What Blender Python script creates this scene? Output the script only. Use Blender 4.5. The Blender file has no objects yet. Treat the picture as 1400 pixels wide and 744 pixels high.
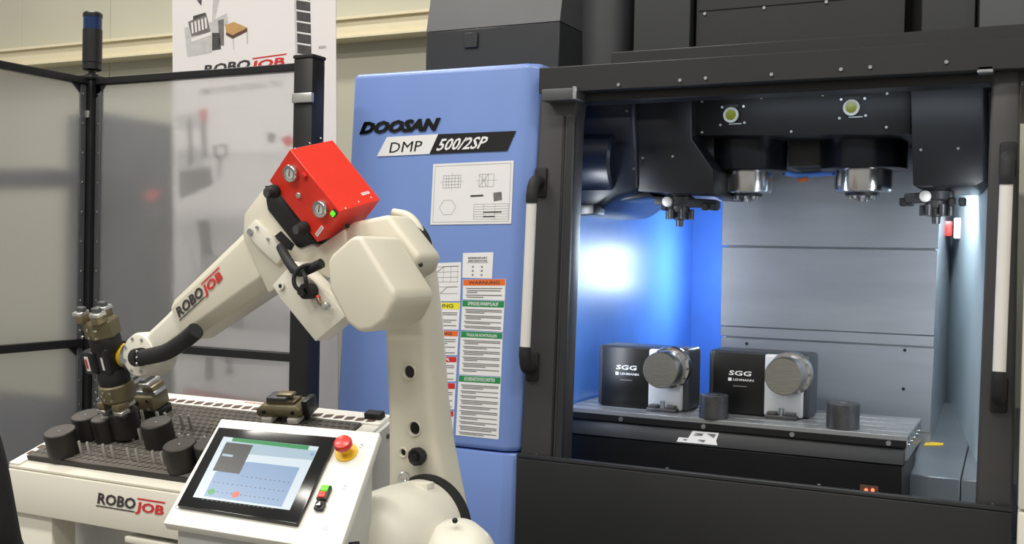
import bpy, bmesh, math, random
from mathutils import Vector, Matrix
random.seed(7)
scene = bpy.context.scene
COL = scene.collection

# ------------------------------------------------------------------ camera
FPX = 1477.4
TH, PI_, RO = (math.radians(a) for a in (26.074, -0.915, 1.136))
CF = Vector((-math.sin(TH)*math.cos(PI_), math.cos(TH)*math.cos(PI_), math.sin(PI_)))
_R0 = Vector((math.cos(TH), math.sin(TH), 0)); _U0 = _R0.cross(CF)
CR = math.cos(RO)*_R0 + math.sin(RO)*_U0
CU = math.cos(RO)*_U0 - math.sin(RO)*_R0
CC = Vector((0, 0, 1.5))
cam = bpy.data.cameras.new('camera'); cam_o = bpy.data.objects.new('camera', cam); COL.objects.link(cam_o)
cam.sensor_fit = 'HORIZONTAL'; cam.sensor_width = 36.0; cam.lens = 36.0*FPX/1400.0
cam.clip_start = 0.05; cam.clip_end = 100
M = Matrix.Identity(4)
for i in range(3):
    M[i][0] = CR[i]; M[i][1] = CU[i]; M[i][2] = -CF[i]; M[i][3] = CC[i]
cam_o.matrix_world = M
scene.camera = cam_o

# ------------------------------------------------------------------ light
scene.view_settings.view_transform = 'Standard'
scene.view_settings.look = 'None'
scene.view_settings.gamma = 1.0
scene.view_settings.use_curve_mapping = False
scene.view_settings.exposure = 0.0
w = bpy.data.worlds.new('hall_light'); scene.world = w; w.use_nodes = True
bg = w.node_tree.nodes['Background']; bg.inputs[0].default_value = (1.0, 0.97, 0.9, 1); bg.inputs[1].default_value = 0.42

def area_light(name, loc, target, sx, sy, power, col=(1, 1, 1), spread=None):
    l = bpy.data.lights.new(name, 'AREA'); l.shape = 'RECTANGLE'; l.size = sx; l.size_y = sy
    l.energy = power; l.color = col
    if spread: l.spread = spread
    o = bpy.data.objects.new(name, l); COL.objects.link(o); o.location = loc
    o.rotation_euler = (Vector(target)-Vector(loc)).to_track_quat('-Z', 'Y').to_euler()
    return o
for i, (x, y) in enumerate(((-5, 0.3), (-1.2, 0.3), (2.6, 0.3), (-5, 3.9), (-1.2, -3), (-5, -3))):
    area_light('hall_lamp_light', (x, y, 6.5), (x, y, 0), 2.4, 0.5, 150, (1.0, 0.96, 0.88))

# ------------------------------------------------------------------ pixel -> world helpers (1400x744 frame)
def ray(px, py): return CF + CR*((px-700)/FPX) + CU*((372-py)/FPX)
def at(px, py, X=None, Y=None, Z=None, D=None):
    d = ray(px, py)
    if X is not None: t = X/d.x
    elif Y is not None: t = Y/d.y
    elif Z is not None: t = (Z-1.5)/d.z
    else: t = D
    return CC + d*t
def on_plane(px, py, o, n):
    d = ray(px, py); t = (o-CC).dot(n)/d.dot(n)
    return CC + d*t

# ------------------------------------------------------------------ materials
def s2l(c):
    return tuple(((v/255)/12.92 if v/255 <= .04045 else ((v/255+.055)/1.055)**2.4) for v in c)
MATS = {}
def mat(name, rgb, rough=.5, metal=0., var=.06, scale=8., bump=0., bscale=60., coat=0., emit=None, estr=0., stretch=None, spec=.5):
    m = bpy.data.materials.new(name); m.use_nodes = True
    nt = m.node_tree; b = nt.nodes['Principled BSDF']
    col = s2l(rgb)
    tc = nt.nodes.new('ShaderNodeTexCoord')
    src = tc.outputs['Object']
    if stretch:
        mp = nt.nodes.new('ShaderNodeMapping'); mp.inputs['Scale'].default_value = stretch
        nt.links.new(src, mp.inputs['Vector']); src = mp.outputs['Vector']
    nz = nt.nodes.new('ShaderNodeTexNoise'); nz.inputs['Scale'].default_value = scale; nz.inputs['Detail'].default_value = 4
    nt.links.new(src, nz.inputs['Vector'])
    rp = nt.nodes.new('ShaderNodeValToRGB')
    rp.color_ramp.elements[0].position = .3; rp.color_ramp.elements[1].position = .7
    rp.color_ramp.elements[0].color = tuple(max(0, c*(1-var)) for c in col)+(1,)
    rp.color_ramp.elements[1].color = tuple(min(1, c*(1+var)) for c in col)+(1,)
    nt.links.new(nz.outputs['Fac'], rp.inputs['Fac'])
    nt.links.new(rp.outputs['Color'], b.inputs['Base Color'])
    b.inputs['Roughness'].default_value = rough; b.inputs['Metallic'].default_value = metal
    b.inputs['Specular IOR Level'].default_value = spec
    b.inputs['Coat Weight'].default_value = coat; b.inputs['Coat Roughness'].default_value = .15
    if bump:
        n2 = nt.nodes.new('ShaderNodeTexNoise'); n2.inputs['Scale'].default_value = bscale
        nt.links.new(src, n2.inputs['Vector'])
        bp = nt.nodes.new('ShaderNodeBump'); bp.inputs['Strength'].default_value = bump; bp.inputs['Distance'].default_value = .002
        nt.links.new(n2.outputs['Fac'], bp.inputs['Height']); nt.links.new(bp.outputs['Normal'], b.inputs['Normal'])
    if emit:
        b.inputs['Emission Color'].default_value = s2l(emit)+(1,); b.inputs['Emission Strength'].default_value = estr
    MATS[name] = m
    return m
mat('blue', (120, 148, 212), .32, var=.03, scale=3, coat=.15)
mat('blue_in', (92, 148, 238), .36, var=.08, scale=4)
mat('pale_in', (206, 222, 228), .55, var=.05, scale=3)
mat('robot', (214, 209, 192), .42, var=.03, scale=5)
mat('robot_w', (224, 221, 208), .4, var=.02)
mat('cream', (222, 218, 205), .45, var=.02, scale=4)
mat('white', (236, 234, 226), .4, var=.02)
mat('whitegrey', (200, 200, 196), .45, var=.03)
mat('black', (20, 20, 22), .4, var=.15)
mat('black_gloss', (9, 10, 11), .15, var=.1)
mat('rubber', (26, 26, 28), .7, var=.15)
mat('machine', (44, 46, 49), .42, var=.08, scale=4, bump=.1, bscale=400)
mat('machine_dk', (29, 30, 32), .45, var=.1, scale=4, bump=.1, bscale=400)
mat('machine_lt', (78, 80, 83), .42, var=.06, scale=4)
mat('doorgrey', (66, 65, 66), .4, var=.06, scale=5)
mat('tool_dk', (17, 18, 22), .42, var=.12)
mat('flange', (24, 26, 32), .24, metal=.4, var=.1)
mat('tool_bl', (18, 25, 40), .35, var=.15, scale=5)
mat('steel', (205, 205, 205), .18, metal=1., var=.06, scale=10)
mat('brushed', (176, 174, 168), .34, metal=1., var=.12, scale=20, stretch=(1, 12, 12), bump=.15, bscale=40)
mat('column', (162, 167, 174), .42, metal=.45, var=.06, scale=3, stretch=(1, 1, 6))
mat('table', (150, 152, 154), .32, metal=.45, var=.1, scale=6, stretch=(.5, 8, 1))
mat('bed', (120, 126, 132), .36, metal=.4, var=.08, scale=4)
mat('apron', (34, 36, 40), .5, var=.08, scale=4)
mat('sgg_black', (10, 10, 11), .38, var=.1)
mat('sgg_plate', (208, 210, 213), .4, metal=.12, var=.04, scale=8)
mat('sgg_body', (70, 73, 78), .4, metal=.3, var=.06)
mat('part_steel', (92, 92, 94), .4, metal=.8, var=.25, scale=20, bump=.3, bscale=60)
mat('red', (232, 52, 34), .4, var=.03, scale=4)
mat('red_print', (205, 45, 48), .5, var=.03)
mat('dark_print', (56, 52, 56), .5, var=.03)
mat('grey_print', (150, 148, 150), .6, var=.03)
mat('lgrey_print', (196, 194, 194), .6, var=.1, scale=30)
mat('mgrey_print', (116, 112, 112), .6, var=.2, scale=30)
mat('dgrey_print', (70, 68, 70), .6, var=.3, scale=30)
mat('tan_print', (196, 152, 98), .6, var=.1, scale=30)
mat('pink_print', (206, 110, 110), .6, var=.1)
mat('paper', (236, 236, 238), .6, var=.01)
mat('banner', (232, 228, 228), .5, var=.015, scale=2)
mat('green_print', (36, 140, 78), .5, var=.02)
mat('orange_print', (232, 112, 44), .5, var=.02)
mat('yellow_print', (240, 232, 40), .5, var=.02)
mat('line_print', (128, 126, 126), .6, var=.05)
mat('pallet', (104, 99, 92), .5, metal=.3, var=.12, scale=12)
mat('pallet_edge', (30, 28, 27), .5, var=.1)
mat('hole', (38, 35, 32), .7, var=.1)
mat('slot', (92, 66, 58), .5, var=.15, scale=30)
mat('workpiece', (38, 35, 33), .5, metal=.1, var=.12, scale=12, bump=.2, bscale=200)
mat('workpiece_top', (84, 80, 78), .45, metal=.2, var=.1, scale=30)
mat('brass', (134, 122, 96), .38, metal=.6, var=.14, scale=30)
mat('olive', (112, 104, 78), .45, metal=.35, var=.15, scale=20)
mat('alu', (205, 204, 200), .32, metal=.8, var=.06, scale=20)
mat('alu_soft', (232, 229, 224), .42, metal=.15, var=.03)
mat('zinc', (190, 192, 196), .3, metal=.9, var=.12, scale=40)
mat('yellow', (236, 196, 50), .45, var=.03)
mat('estop', (214, 44, 34), .35, var=.03, coat=.3)
mat('btn_green', (96, 220, 40), .35, emit=(100, 240, 40), estr=.55)
mat('btn_red', (224, 60, 40), .35, emit=(240, 60, 40), estr=.1)
mat('dial', (214, 214, 210), .4, var=.05)
mat('glass_green', (150, 156, 40), .15, var=.15, scale=60)
mat('ring_white', (220, 222, 215), .3)
mat('wall', (192, 190, 173), .6, var=.03, scale=1.5)
mat('wall_dk', (166, 164, 146), .7, var=.03)
mat('beam', (234, 224, 194), .5, var=.02)
mat('floor', (128, 126, 122), .45, var=.08, scale=2)
mat('cloth', (16, 16, 20), .85, var=.25, scale=20, bump=.4, bscale=120)
mat('trousers', (24, 25, 32), .85, var=.2, scale=20)
mat('skin', (206, 160, 134), .5, var=.05)
mat('hair', (46, 34, 26), .6, var=.2, scale=60)
mat('shoe', (22, 20, 20), .5)
mat('cabinet_grey', (48, 52, 60), .5, var=.06)
mat('blue_lamp', (14, 44, 88), .25)
mat('led', (255, 255, 255), .4, emit=(225, 240, 255), estr=12)
mat('led_red', (255, 60, 40), .4, emit=(255, 90, 60), estr=4)
mat('scr_white', (56, 60, 62), .25, var=.02, scale=40, emit=(225, 240, 248), estr=0.8)
mat('scr_blue', (37, 45, 55), .25, var=.02, scale=40, emit=(150, 182, 222), estr=0.72)
mat('scr_lblue', (45, 52, 56), .25, var=.02, scale=40, emit=(182, 208, 226), estr=0.74)
mat('scr_green', (10, 40, 22), .25, var=.02, scale=40, emit=(40, 160, 90), estr=0.7)
mat('scr_dark', (18, 18, 18), .25, var=.02, scale=40, emit=(72, 72, 72), estr=0.7)
mat('scr_bgreen', (10, 45, 20), .25, var=.02, scale=40, emit=(40, 180, 80), estr=0.7)
mat('scr_red', (60, 23, 17), .25, var=.02, scale=40, emit=(240, 95, 70), estr=0.8)

def frosted():
    m = bpy.data.materials.new('frosted_plastic'); m.use_nodes = True; nt = m.node_tree
    for n in list(nt.nodes): nt.nodes.remove(n)
    out = nt.nodes.new('ShaderNodeOutputMaterial')
    tr = nt.nodes.new('ShaderNodeBsdfTransparent'); tr.inputs[0].default_value = (.93, .93, .93, 1)
    rf = nt.nodes.new('ShaderNodeBsdfRefraction'); rf.inputs['Color'].default_value = (.95, .95, .96, 1)
    rf.inputs['IOR'].default_value = 1.02; rf.inputs['Roughness'].default_value = .75
    df = nt.nodes.new('ShaderNodeBsdfDiffuse'); df.inputs[0].default_value = (.82, .82, .83, 1)
    gl = nt.nodes.new('ShaderNodeBsdfGlossy'); gl.inputs['Roughness'].default_value = .3; gl.inputs[0].default_value = (.8, .8, .8, 1)
    tc = nt.nodes.new('ShaderNodeTexCoord')
    nz = nt.nodes.new('ShaderNodeTexNoise'); nz.inputs['Scale'].default_value = 2.5; nz.inputs['Detail'].default_value = 6
    nt.links.new(tc.outputs['Object'], nz.inputs['Vector'])
    mr = nt.nodes.new('ShaderNodeMapRange'); mr.inputs['To Min'].default_value = .07; mr.inputs['To Max'].default_value = .17
    nt.links.new(nz.outputs['Fac'], mr.inputs['Value'])
    a = nt.nodes.new('ShaderNodeMixShader'); a.inputs[0].default_value = .75
    nt.links.new(tr.outputs[0], a.inputs[1]); nt.links.new(rf.outputs[0], a.inputs[2])
    b = nt.nodes.new('ShaderNodeMixShader')
    nt.links.new(mr.outputs['Result'], b.inputs[0])
    nt.links.new(a.outputs[0], b.inputs[1]); nt.links.new(df.outputs[0], b.inputs[2])
    c = nt.nodes.new('ShaderNodeMixShader'); c.inputs[0].default_value = .06
    nt.links.new(b.outputs[0], c.inputs[1]); nt.links.new(gl.outputs[0], c.inputs[2])
    nt.links.new(c.outputs[0], out.inputs[0])
    MATS['frosted'] = m
frosted()

# ------------------------------------------------------------------ mesh builders
class B:
    def __init__(self): self.bm = bmesh.new()
    def box(self, lo, hi):
        return self.fbox(Vector(((lo[0]+hi[0])/2, (lo[1]+hi[1])/2, (lo[2]+hi[2])/2)), Vector((1, 0, 0)), Vector((0, 1, 0)), Vector((0, 0, 1)),
                         abs(hi[0]-lo[0]), abs(hi[1]-lo[1]), abs(hi[2]-lo[2]))
    def fbox(self, c, u, v, n, a, b, d):
        vs = []
        for k in (-.5, .5):
            for i, j in ((-.5, -.5), (.5, -.5), (.5, .5), (-.5, .5)):
                vs.append(self.bm.verts.new(c + u*(a*i) + v*(b*j) + n*(d*k)))
        for f in ((3, 2, 1, 0), (4, 5, 6, 7), (0, 1, 5, 4), (1, 2, 6, 5), (2, 3, 7, 6), (3, 0, 4, 7)):
            self.bm.faces.new([vs[i] for i in f])
        return self
    def prism(self, pts, ext):
        ext = Vector(ext); n = len(pts)
        a = [self.bm.verts.new(Vector(p)) for p in pts]; b = [self.bm.verts.new(Vector(p)+ext) for p in pts]
        self.bm.faces.new(a); self.bm.faces.new(b[::-1])
        for i in range(n): self.bm.faces.new([a[(i+1) % n], a[i], b[i], b[(i+1) % n]])
        return self
    def loft(self, secs):
        rows = [[self.bm.verts.new(Vector(p)) for p in s] for s in secs]; n = len(rows[0])
        self.bm.faces.new(rows[0][::-1]); self.bm.faces.new(rows[-1])
        for r, q in zip(rows, rows[1:]):
            for i in range(n): self.bm.faces.new([r[i], r[(i+1) % n], q[(i+1) % n], q[i]])
        return self
    def rev(self, o, ax, prof, seg=24):
        # prof: list of (distance along axis, radius)
        o = Vector(o); ax = Vector(ax).normalized(); u = ax.orthogonal().normalized(); v = ax.cross(u)
        secs = []
        for t, r in prof:
            r = max(r, 1e-4)
            secs.append([o+ax*t+u*(r*math.cos(2*math.pi*i/seg))+v*(r*math.sin(2*math.pi*i/seg)) for i in range(seg)])
        return self.loft(secs)
    def cyl(self, p0, p1, r, seg=20, r1=None):
        p0 = Vector(p0); p1 = Vector(p1); L = (p1-p0).length
        return self.rev(p0, p1-p0, [(0, r), (L, r if r1 is None else r1)], seg)
    def tube(self, pts, r, seg=10, sub=6):
        P = [Vector(p) for p in pts]; Q = []
        if len(P) > 2:
            for i in range(len(P)-1):
                p0 = P[max(i-1, 0)]; p1 = P[i]; p2 = P[i+1]; p3 = P[min(i+2, len(P)-1)]
                for k in range(sub):
                    t = k/sub
                    Q.append(.5*((2*p1)+(p2-p0)*t+(2*p0-5*p1+4*p2-p3)*t*t+(3*p1-p0-3*p2+p3)*t**3))
            Q.append(P[-1])
        else: Q = P
        secs = []; u = None
        for i, q in enumerate(Q):
            d = (Q[min(i+1, len(Q)-1)]-Q[max(i-1, 0)]).normalized()
            u = d.orthogonal().normalized() if u is None else (u-d*u.dot(d)).normalized()
            v = d.cross(u)
            secs.append([q+u*(r*math.cos(2*math.pi*k/seg))+v*(r*math.sin(2*math.pi*k/seg)) for k in range(seg)])
        return self.loft(secs)
    def torus(self, c, ax, R, r, seg=28, s2=8):
        c = Vector(c); ax = Vector(ax).normalized(); u = ax.orthogonal().normalized(); v = ax.cross(u)
        rows = []
        for i in range(seg):
            a = 2*math.pi*i/seg; d = u*math.cos(a)+v*math.sin(a)
            rows.append([self.bm.verts.new(c+d*(R+r*math.cos(2*math.pi*k/s2))+ax*(r*math.sin(2*math.pi*k/s2))) for k in range(s2)])
        for i in range(seg):
            for k in range(s2):
                self.bm.faces.new([rows[i][k], rows[(i+1) % seg][k], rows[(i+1) % seg][(k+1) % s2], rows[i][(k+1) % s2]])
        return self
    def ball(self, c, r, sc=(1, 1, 1), seg=16):
        g = bmesh.ops.create_uvsphere(self.bm, u_segments=seg, v_segments=seg//2+2, radius=r)
        for v in g['verts']: v.co = Vector(c)+Vector((v.co.x*sc[0], v.co.y*sc[1], v.co.z*sc[2]))
        return self
    def quad(self, pts):
        self.bm.faces.new([self.bm.verts.new(Vector(p)) for p in pts]); return self

ORG = {}
def org(o):
    while o is not None:
        if o.name in ORG: return ORG[o.name]
        o = o.parent
    return Vector((0, 0, 0))
def tag(o, label=None, cat=None, group=None, kind=None):
    if label: o['label'] = label
    if cat: o['category'] = cat
    if group: o['group'] = group
    if kind: o['kind'] = kind
    return o
def make(name, b, m, parent=None, bevel=0., seg=2, smooth=40, label=None, kind=None, origin=None):
    bm = b.bm
    bmesh.ops.recalc_face_normals(bm, faces=bm.faces[:])
    if bevel:
        es = [e for e in bm.edges if len(e.link_faces) == 2 and e.calc_face_angle(0) > math.radians(25)]
        bmesh.ops.bevel(bm, geom=es, offset=bevel, segments=seg, profile=.5, affect='EDGES', clamp_overlap=True)
    L = Vector(origin) if origin is not None else (org(parent) if parent else Vector((0, 0, 0)))
    for v in bm.verts: v.co -= L
    me = bpy.data.meshes.new(name); bm.to_mesh(me); bm.free()
    for p in me.polygons: p.use_smooth = True
    me.set_sharp_from_angle(angle=math.radians(smooth))
    me.materials.append(MATS[m])
    o = bpy.data.objects.new(name, me); COL.objects.link(o)
    if parent: o.parent = parent
    elif origin is not None: o.location = L; ORG[o.name] = L
    if label: o['label'] = label
    if kind: o['kind'] = kind
    return o
def thing(name, label, cat, loc, group=None):
    o = bpy.data.objects.new(name, None); COL.objects.link(o); o.location = loc; o.empty_display_size = .1
    ORG[o.name] = Vector(loc)
    return tag(o, label, cat, group)
_tmp = {}
def text(name, s, o, u, v, wd, ht, m, parent, shear=0., off=0., ext=.0006, sub=2):
    """lettering as a thin solid; o lower-left corner, u along the line, v up, fitted to wd x ht"""
    cu = bpy.data.curves.new('txt', 'FONT'); cu.body = s; cu.shear = shear; cu.offset = off; cu.resolution_u = sub
    cu.extrude = .01
    ob = bpy.data.objects.new('txt', cu); COL.objects.link(ob)
    dg = bpy.context.evaluated_depsgraph_get(); dg.update()
    me = bpy.data.meshes.new_from_object(ob.evaluated_get(dg))
    bpy.data.objects.remove(ob); bpy.data.curves.remove(cu)
    xs = [q.co.x for q in me.vertices]; ys = [q.co.y for q in me.vertices]
    x0, x1, y0, y1 = min(xs), max(xs), min(ys), max(ys)
    o = Vector(o); u = Vector(u).normalized(); v = Vector(v).normalized(); n = u.cross(v)
    L = org(parent) if parent else Vector((0, 0, 0))
    for q in me.vertices:
        p = o + u*((q.co.x-x0)/(x1-x0)*wd) + v*((q.co.y-y0)/(y1-y0)*ht) + n*((q.co.z+.01)/.02*ext)
        q.co = p-L
    me.name = name; me.materials.clear(); me.materials.append(MATS[m])
    ob = bpy.data.objects.new(name, me); COL.objects.link(ob); ob.parent = parent
    return ob
def ptext(name, s, P, ll, lr, ul, m, parent, **k):
    """lettering from three traced corners, P maps a pixel to the surface"""
    a, b, c = P(*ll), P(*lr), P(*ul); u = b-a; v = c-a
    sh = k.pop('shear', 0.)
    return text(name, s, a, u, v, u.length, v.length, m, parent, shear=sh, **k)

# ================================================================== the hall
b = B().box((-14, -6, -.05), (8, 6.4, 0)); tag(make('floor', b, 'floor'), 'grey concrete hall floor', kind='structure')
wall = tag(make('wall_back', B().box((-14, 6.40, 0), (8, 6.5, 8)), 'wall_dk'), 'pale beige sandwich panel wall at the back of the hall', kind='structure')
for i in range(21):
    x = -13.9+i*1.02
    make('wall_panel', B().box((x, 6.385, 0), (x+1.016, 6.41, 8)), 'wall', wall, bevel=.004, seg=1)
trim = tag(make('trim_1', B().box((-14, 6.24, 2.985), (8, 6.384, 3.12)), 'beam', bevel=.01), 'cream horizontal beam running along the back wall', kind='structure')
make('beam_flange', B().box((-14, 6.21, 3.105), (8, 6.384, 3.125)), 'beam', trim)
make('beam_flange', B().box((-14, 6.21, 2.975), (8, 6.384, 2.99)), 'beam', trim)

# ================================================================== milling machine
YM = 3.63
mach = thing('milling_machine', 'large dark grey and blue milling machine with open front doors', 'machine', (-1.1, 4.6, 0))
def PY(y): return lambda px, py: at(px, py, Y=y)
def poly_y(pts, y): return [at(px, py, Y=y) for px, py in pts]
# --- blue cabinet (leans very slightly, as seen)
def plan(z, k):
    s = -.042*(2.19-z)
    return [Vector((x+s, y, z)) for x, y in ((-2.506, YM), (-1.735, YM), (-1.682, YM+.035), (-1.672, 3.84), (-2.49, 3.84))]
cab = make('blue_cabinet', B().loft([plan(.757, 0), plan(2.215, 0)]), 'blue', mach, bevel=.022, seg=4)
make('lower_blue_panel', B().loft([plan(.03, 0), plan(.751, 0)]), 'blue', mach, bevel=.008, seg=2)
make('cabinet_body', B().box((-2.47, 3.845, .03), (-1.80, 5.9, 2.17)), 'machine', mach, bevel=.01)
# --- dark housing above the cabinet
make('upper_housing', B().box((-2.30, 3.85, 2.17), (-1.70, 5.6, 2.41)), 'machine', mach, bevel=.004, seg=1)
make('upper_housing', B().loft([[Vector(p) for p in ((-2.30, 3.852, 2.412), (-1.70, 3.852, 2.412), (-1.70, 5.6, 2.412), (-2.30, 5.6, 2.412))],
                               [Vector(p) for p in ((-2.30, 3.98, 3.0), (-1.70, 3.98, 3.0), (-1.70, 5.6, 3.0), (-2.30, 5.6, 3.0))]]), 'machine_lt', mach)  # lighter grey stands in for ceiling light on the sloping upper front
p = at(644, 55, Y=3.845)
b = B(); b.box((p.x-.03, 3.84, p.z-.03), (p.x+.03, 3.85, p.z+.03)); make('latch_plate', b, 'machine', mach, bevel=.002, seg=1)
# --- header over the door
make('header_beam', B().box((-1.668, 3.60, 2.092), (.35, 3.78, 2.186)), 'machine_dk', mach, bevel=.003, seg=1)
make('header_ledge', B().box((-1.445, 3.752, 2.18), (.35, 3.95, 2.256)), 'machine_dk', mach, bevel=.004, seg=1)
make('door_rail', B().box((-1.66, 3.66, 2.062), (.3, 3.76, 2.093)), 'black', mach, bevel=.002, seg=1)
for px, py in ((846, 116), (930, 110), (965, 107), (1055, 102), (1150, 95), (1190, 92), (1294, 85)):
    p = at(px, py, Y=3.6); make('screw', B().cyl((p.x, 3.6, p.z), (p.x, 3.595, p.z), .006, 10), 'zinc', mach)
# --- covers above the header
def vpanel(name, x0p, x1p, y, m, d=.15, dz=3.0):
    x0 = at(x0p, 30, Y=y).x; x1 = at(x1p, 30, Y=y).x
    return make(name, B().box((x0, y, 2.15), (x1, y+d, dz)), m, mach, bevel=.004, seg=1)
vpanel('top_recess', 740, 1420, 4.35, 'black')
cx = at(815, 30, Y=4.12).x
make('curved_cover', B().rev((cx, 4.2, 2.15), (0, 0, 1), [(0, .118), (.5, .135), (.9, .15)], 40), 'machine_lt', mach)
vpanel('top_panel', 866, 944, 4.05, 'machine')
tp = vpanel('top_panel', 951, 1238, 4.08, 'machine_dk')
vpanel('top_panel', 1259, 1334, 3.99, 'machine')
vpanel('top_panel', 1338, 1460, 3.94, 'machine_lt')
for px, py in ((964, 19), (1045, 11), (1130, 3)):
    p = at(px, py, Y=4.08); make('screw', B().rev((p.x, 4.08, p.z), (0, -1, 0), [(0, .008), (.006, .006)], 10), 'zinc', mach)
a, c = at(955, 15, Y=4.08), at(1238, -12, Y=4.08)
make('panel_seam', B().box((a.x, 4.076, a.z-.002), (c.x, 4.082, a.z+.002)), 'black', mach)
# --- lower front panel with sill
make('lower_front_panel', B().box((-1.745, YM, .05), (-.06, 3.70, .742)), 'machine_dk', mach, bevel=.006)
make('door_sill', B().box((-1.745, 3.632, .742), (-.06, 3.652, .757)), 'machine', mach, bevel=.003, seg=1)
for px, py in ((727, 624), (908, 643), (1118, 665), (1357, 690)):
    p = at(px, py, Z=.757); make('screw', B().cyl((p.x, 3.66, .757), (p.x, 3.66, .76), .006, 10), 'zinc', mach)
# --- doors
def door(outer, inner, y, hx):
    d = make('door', B().prism(poly_y(outer, y), (0, .1, 0)), 'doorgrey', mach, bevel=.012, seg=3)
    return d
dl = door([(738, 134), (791, 131), (786, 160), (767, 660), (709, 655)], None, 3.655, 0)
make('door_channel', B().prism(poly_y([(776, 160), (786, 160), (767, 660), (757, 660)], 3.645), (0, .02, 0)), 'machine', dl, bevel=.003, seg=1)
make('door_edge', B().prism(poly_y([(770, 158), (773, 158), (754, 660), (751, 660)], 3.65), (0, .012, 0)), 'machine_dk', dl, bevel=.002, seg=1)
make('top_hanger', B().box((-1.65, 3.585, 2.062), (-1.52, 3.70, 2.105)), 'machine_lt', dl, bevel=.004)
make('hanger_clip', B().box((-1.525, 3.58, 2.062), (-1.51, 3.70, 2.108)), 'zinc', dl, bevel=.002, seg=1)
dr = door([(1357, 76), (1396, 72), (1384, 705), (1333, 700)], None, 3.655, 0)
make('top_hanger', B().box((-.19, 3.60, 2.085), (-.145, 3.66, 2.105)), 'zinc', dr, bevel=.003, seg=1)
def handle(d, t0, b0, wpx):
    y = 3.58
    T = at(*t0, Y=y); Bo = at(*b0, Y=y); ax = (T-Bo).normalized(); r = .019
    make('handle_grip', B().cyl(Bo, T, r, 24), 'alu_soft', d)
    for q, s_ in ((T, 1), (Bo, -1)):
        e = q+ax*(s_*.075)
        bb = B(); bb.tube([q-ax*(s_*.004), q+ax*(s_*.03), e+Vector((0, .02, 0)), e+Vector((0, .08, 0))], .022, 16)
        make('handle_bracket', bb, 'rubber', d)
        bb = B(); bb.fbox(e+Vector((0, .072, 0)), Vector((1, 0, 0)), Vector((0, 1, 0)), ax, .05, .02, .11)
        make('handle_foot', bb, 'rubber', d, bevel=.008)
handle(dl, (727, 276), (718, 476), 14)
handle(dr, (1376, 250), (1366, 510), 20)
# --- right front panel
make('right_front_panel', B().box((-.045, 3.55, .77), (.8, 3.9, 2.1)), 'cream', mach, bevel=.01)
make('right_front_panel', B().box((-.045, 3.55, .05), (.8, 3.9, .763)), 'cream', mach, bevel=.01)
# --- working chamber
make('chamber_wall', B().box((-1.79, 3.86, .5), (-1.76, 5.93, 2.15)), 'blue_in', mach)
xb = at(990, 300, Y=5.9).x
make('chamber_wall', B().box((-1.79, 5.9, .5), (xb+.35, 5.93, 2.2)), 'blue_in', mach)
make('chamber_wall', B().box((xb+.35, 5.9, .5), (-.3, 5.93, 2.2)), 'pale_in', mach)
a, c = at(1300, 550, Z=.85), at(1337, 591, Z=.85)
dd = (c-a).normalized(); c2 = c+dd*.55; a2 = a-dd*.5
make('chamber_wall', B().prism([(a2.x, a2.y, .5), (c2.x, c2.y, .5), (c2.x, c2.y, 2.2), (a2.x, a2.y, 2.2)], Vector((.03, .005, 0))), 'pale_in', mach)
make('chamber_roof', B().box((-1.79, 3.9, 2.2), (.2, 5.93, 2.225)), 'tool_dk', mach)
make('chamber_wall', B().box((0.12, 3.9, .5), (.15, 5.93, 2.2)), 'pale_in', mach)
make('chamber_floor', B().box((-1.79, 3.72, .45), (.15, 5.93, .5)), 'bed', mach)
p = at(1293, 313, Y=5.3)
make('red_connector', B().box((p.x-.035, 5.24, p.z-.035), (p.x+.03, 5.34, p.z+.035)), 'estop', mach, bevel=.006)
make('connector_plate', B().box((p.x+.035, 5.26, p.z-.045), (p.x+.07, 5.34, p.z+.05)), 'alu_soft', mach, bevel=.006)
# --- column with telescopic covers
X0, X1 = -1.279, -.372
zs = [(.80, 1.150, 4.752), (1.156, 1.20, 4.742), (1.203, 1.553, 4.738), (1.560, 2.3, 4.728)]
col = make('column', B().box((X0+.02, 4.76, .6), (X1-.02, 5.7, 2.3)), 'column', mach)
for z0, z1, y in zs:
    e0 = -.018*(2.0-z0); e1 = -.018*(2.0-z1)
    make('cover_plate', B().prism([(X0-.0, y, z0), (X1+e0, y, z0), (X1+e1, y, z1), (X0, y, z1)], (0, .05, 0)), 'column', col, bevel=.002, seg=1)
for px, py in ((1021, 470), (1237, 479), (1235, 532)):
    p = at(px, py, Y=4.752); make('bolt_hole', B().cyl((p.x, 4.75, p.z), (p.x, 4.756, p.z), .007, 12), 'black', col)
# --- bed, ways
b = B().prism([(-.436, 4.33, .50), (-.436, 4.33, .70), (-.436, 5.45, .846), (-.436, 5.45, .50)], (.186, 0, 0)); make('way_cover', b, 'bed', mach, bevel=.004, seg=1)
b = B().prism([(-.246, 4.33, .50), (-.246, 4.33, .70), (-.246, 5.45, .846), (-.246, 5.45, .50)], (.19, 0, 0)); make('way_cover', b, 'bed', mach, bevel=.004, seg=1)
wn = Vector((0, -.146, 1.12)).normalized(); p = on_plane(1275, 608, Vector((0, 4.33, .701)), wn)
make('yellow_label', B().prism([p+Vector((x_, y_, y_*.1304)) for x_, y_ in ((-.03, -.03), (.04, 0), (.04, .03), (-.03, .03))], (0, 0, .002)), 'yellow', mach)
make('bed_block', B().box((-1.74, 4.55, .5), (-.44, 4.75, .80)), 'machine_dk', mach)
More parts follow.
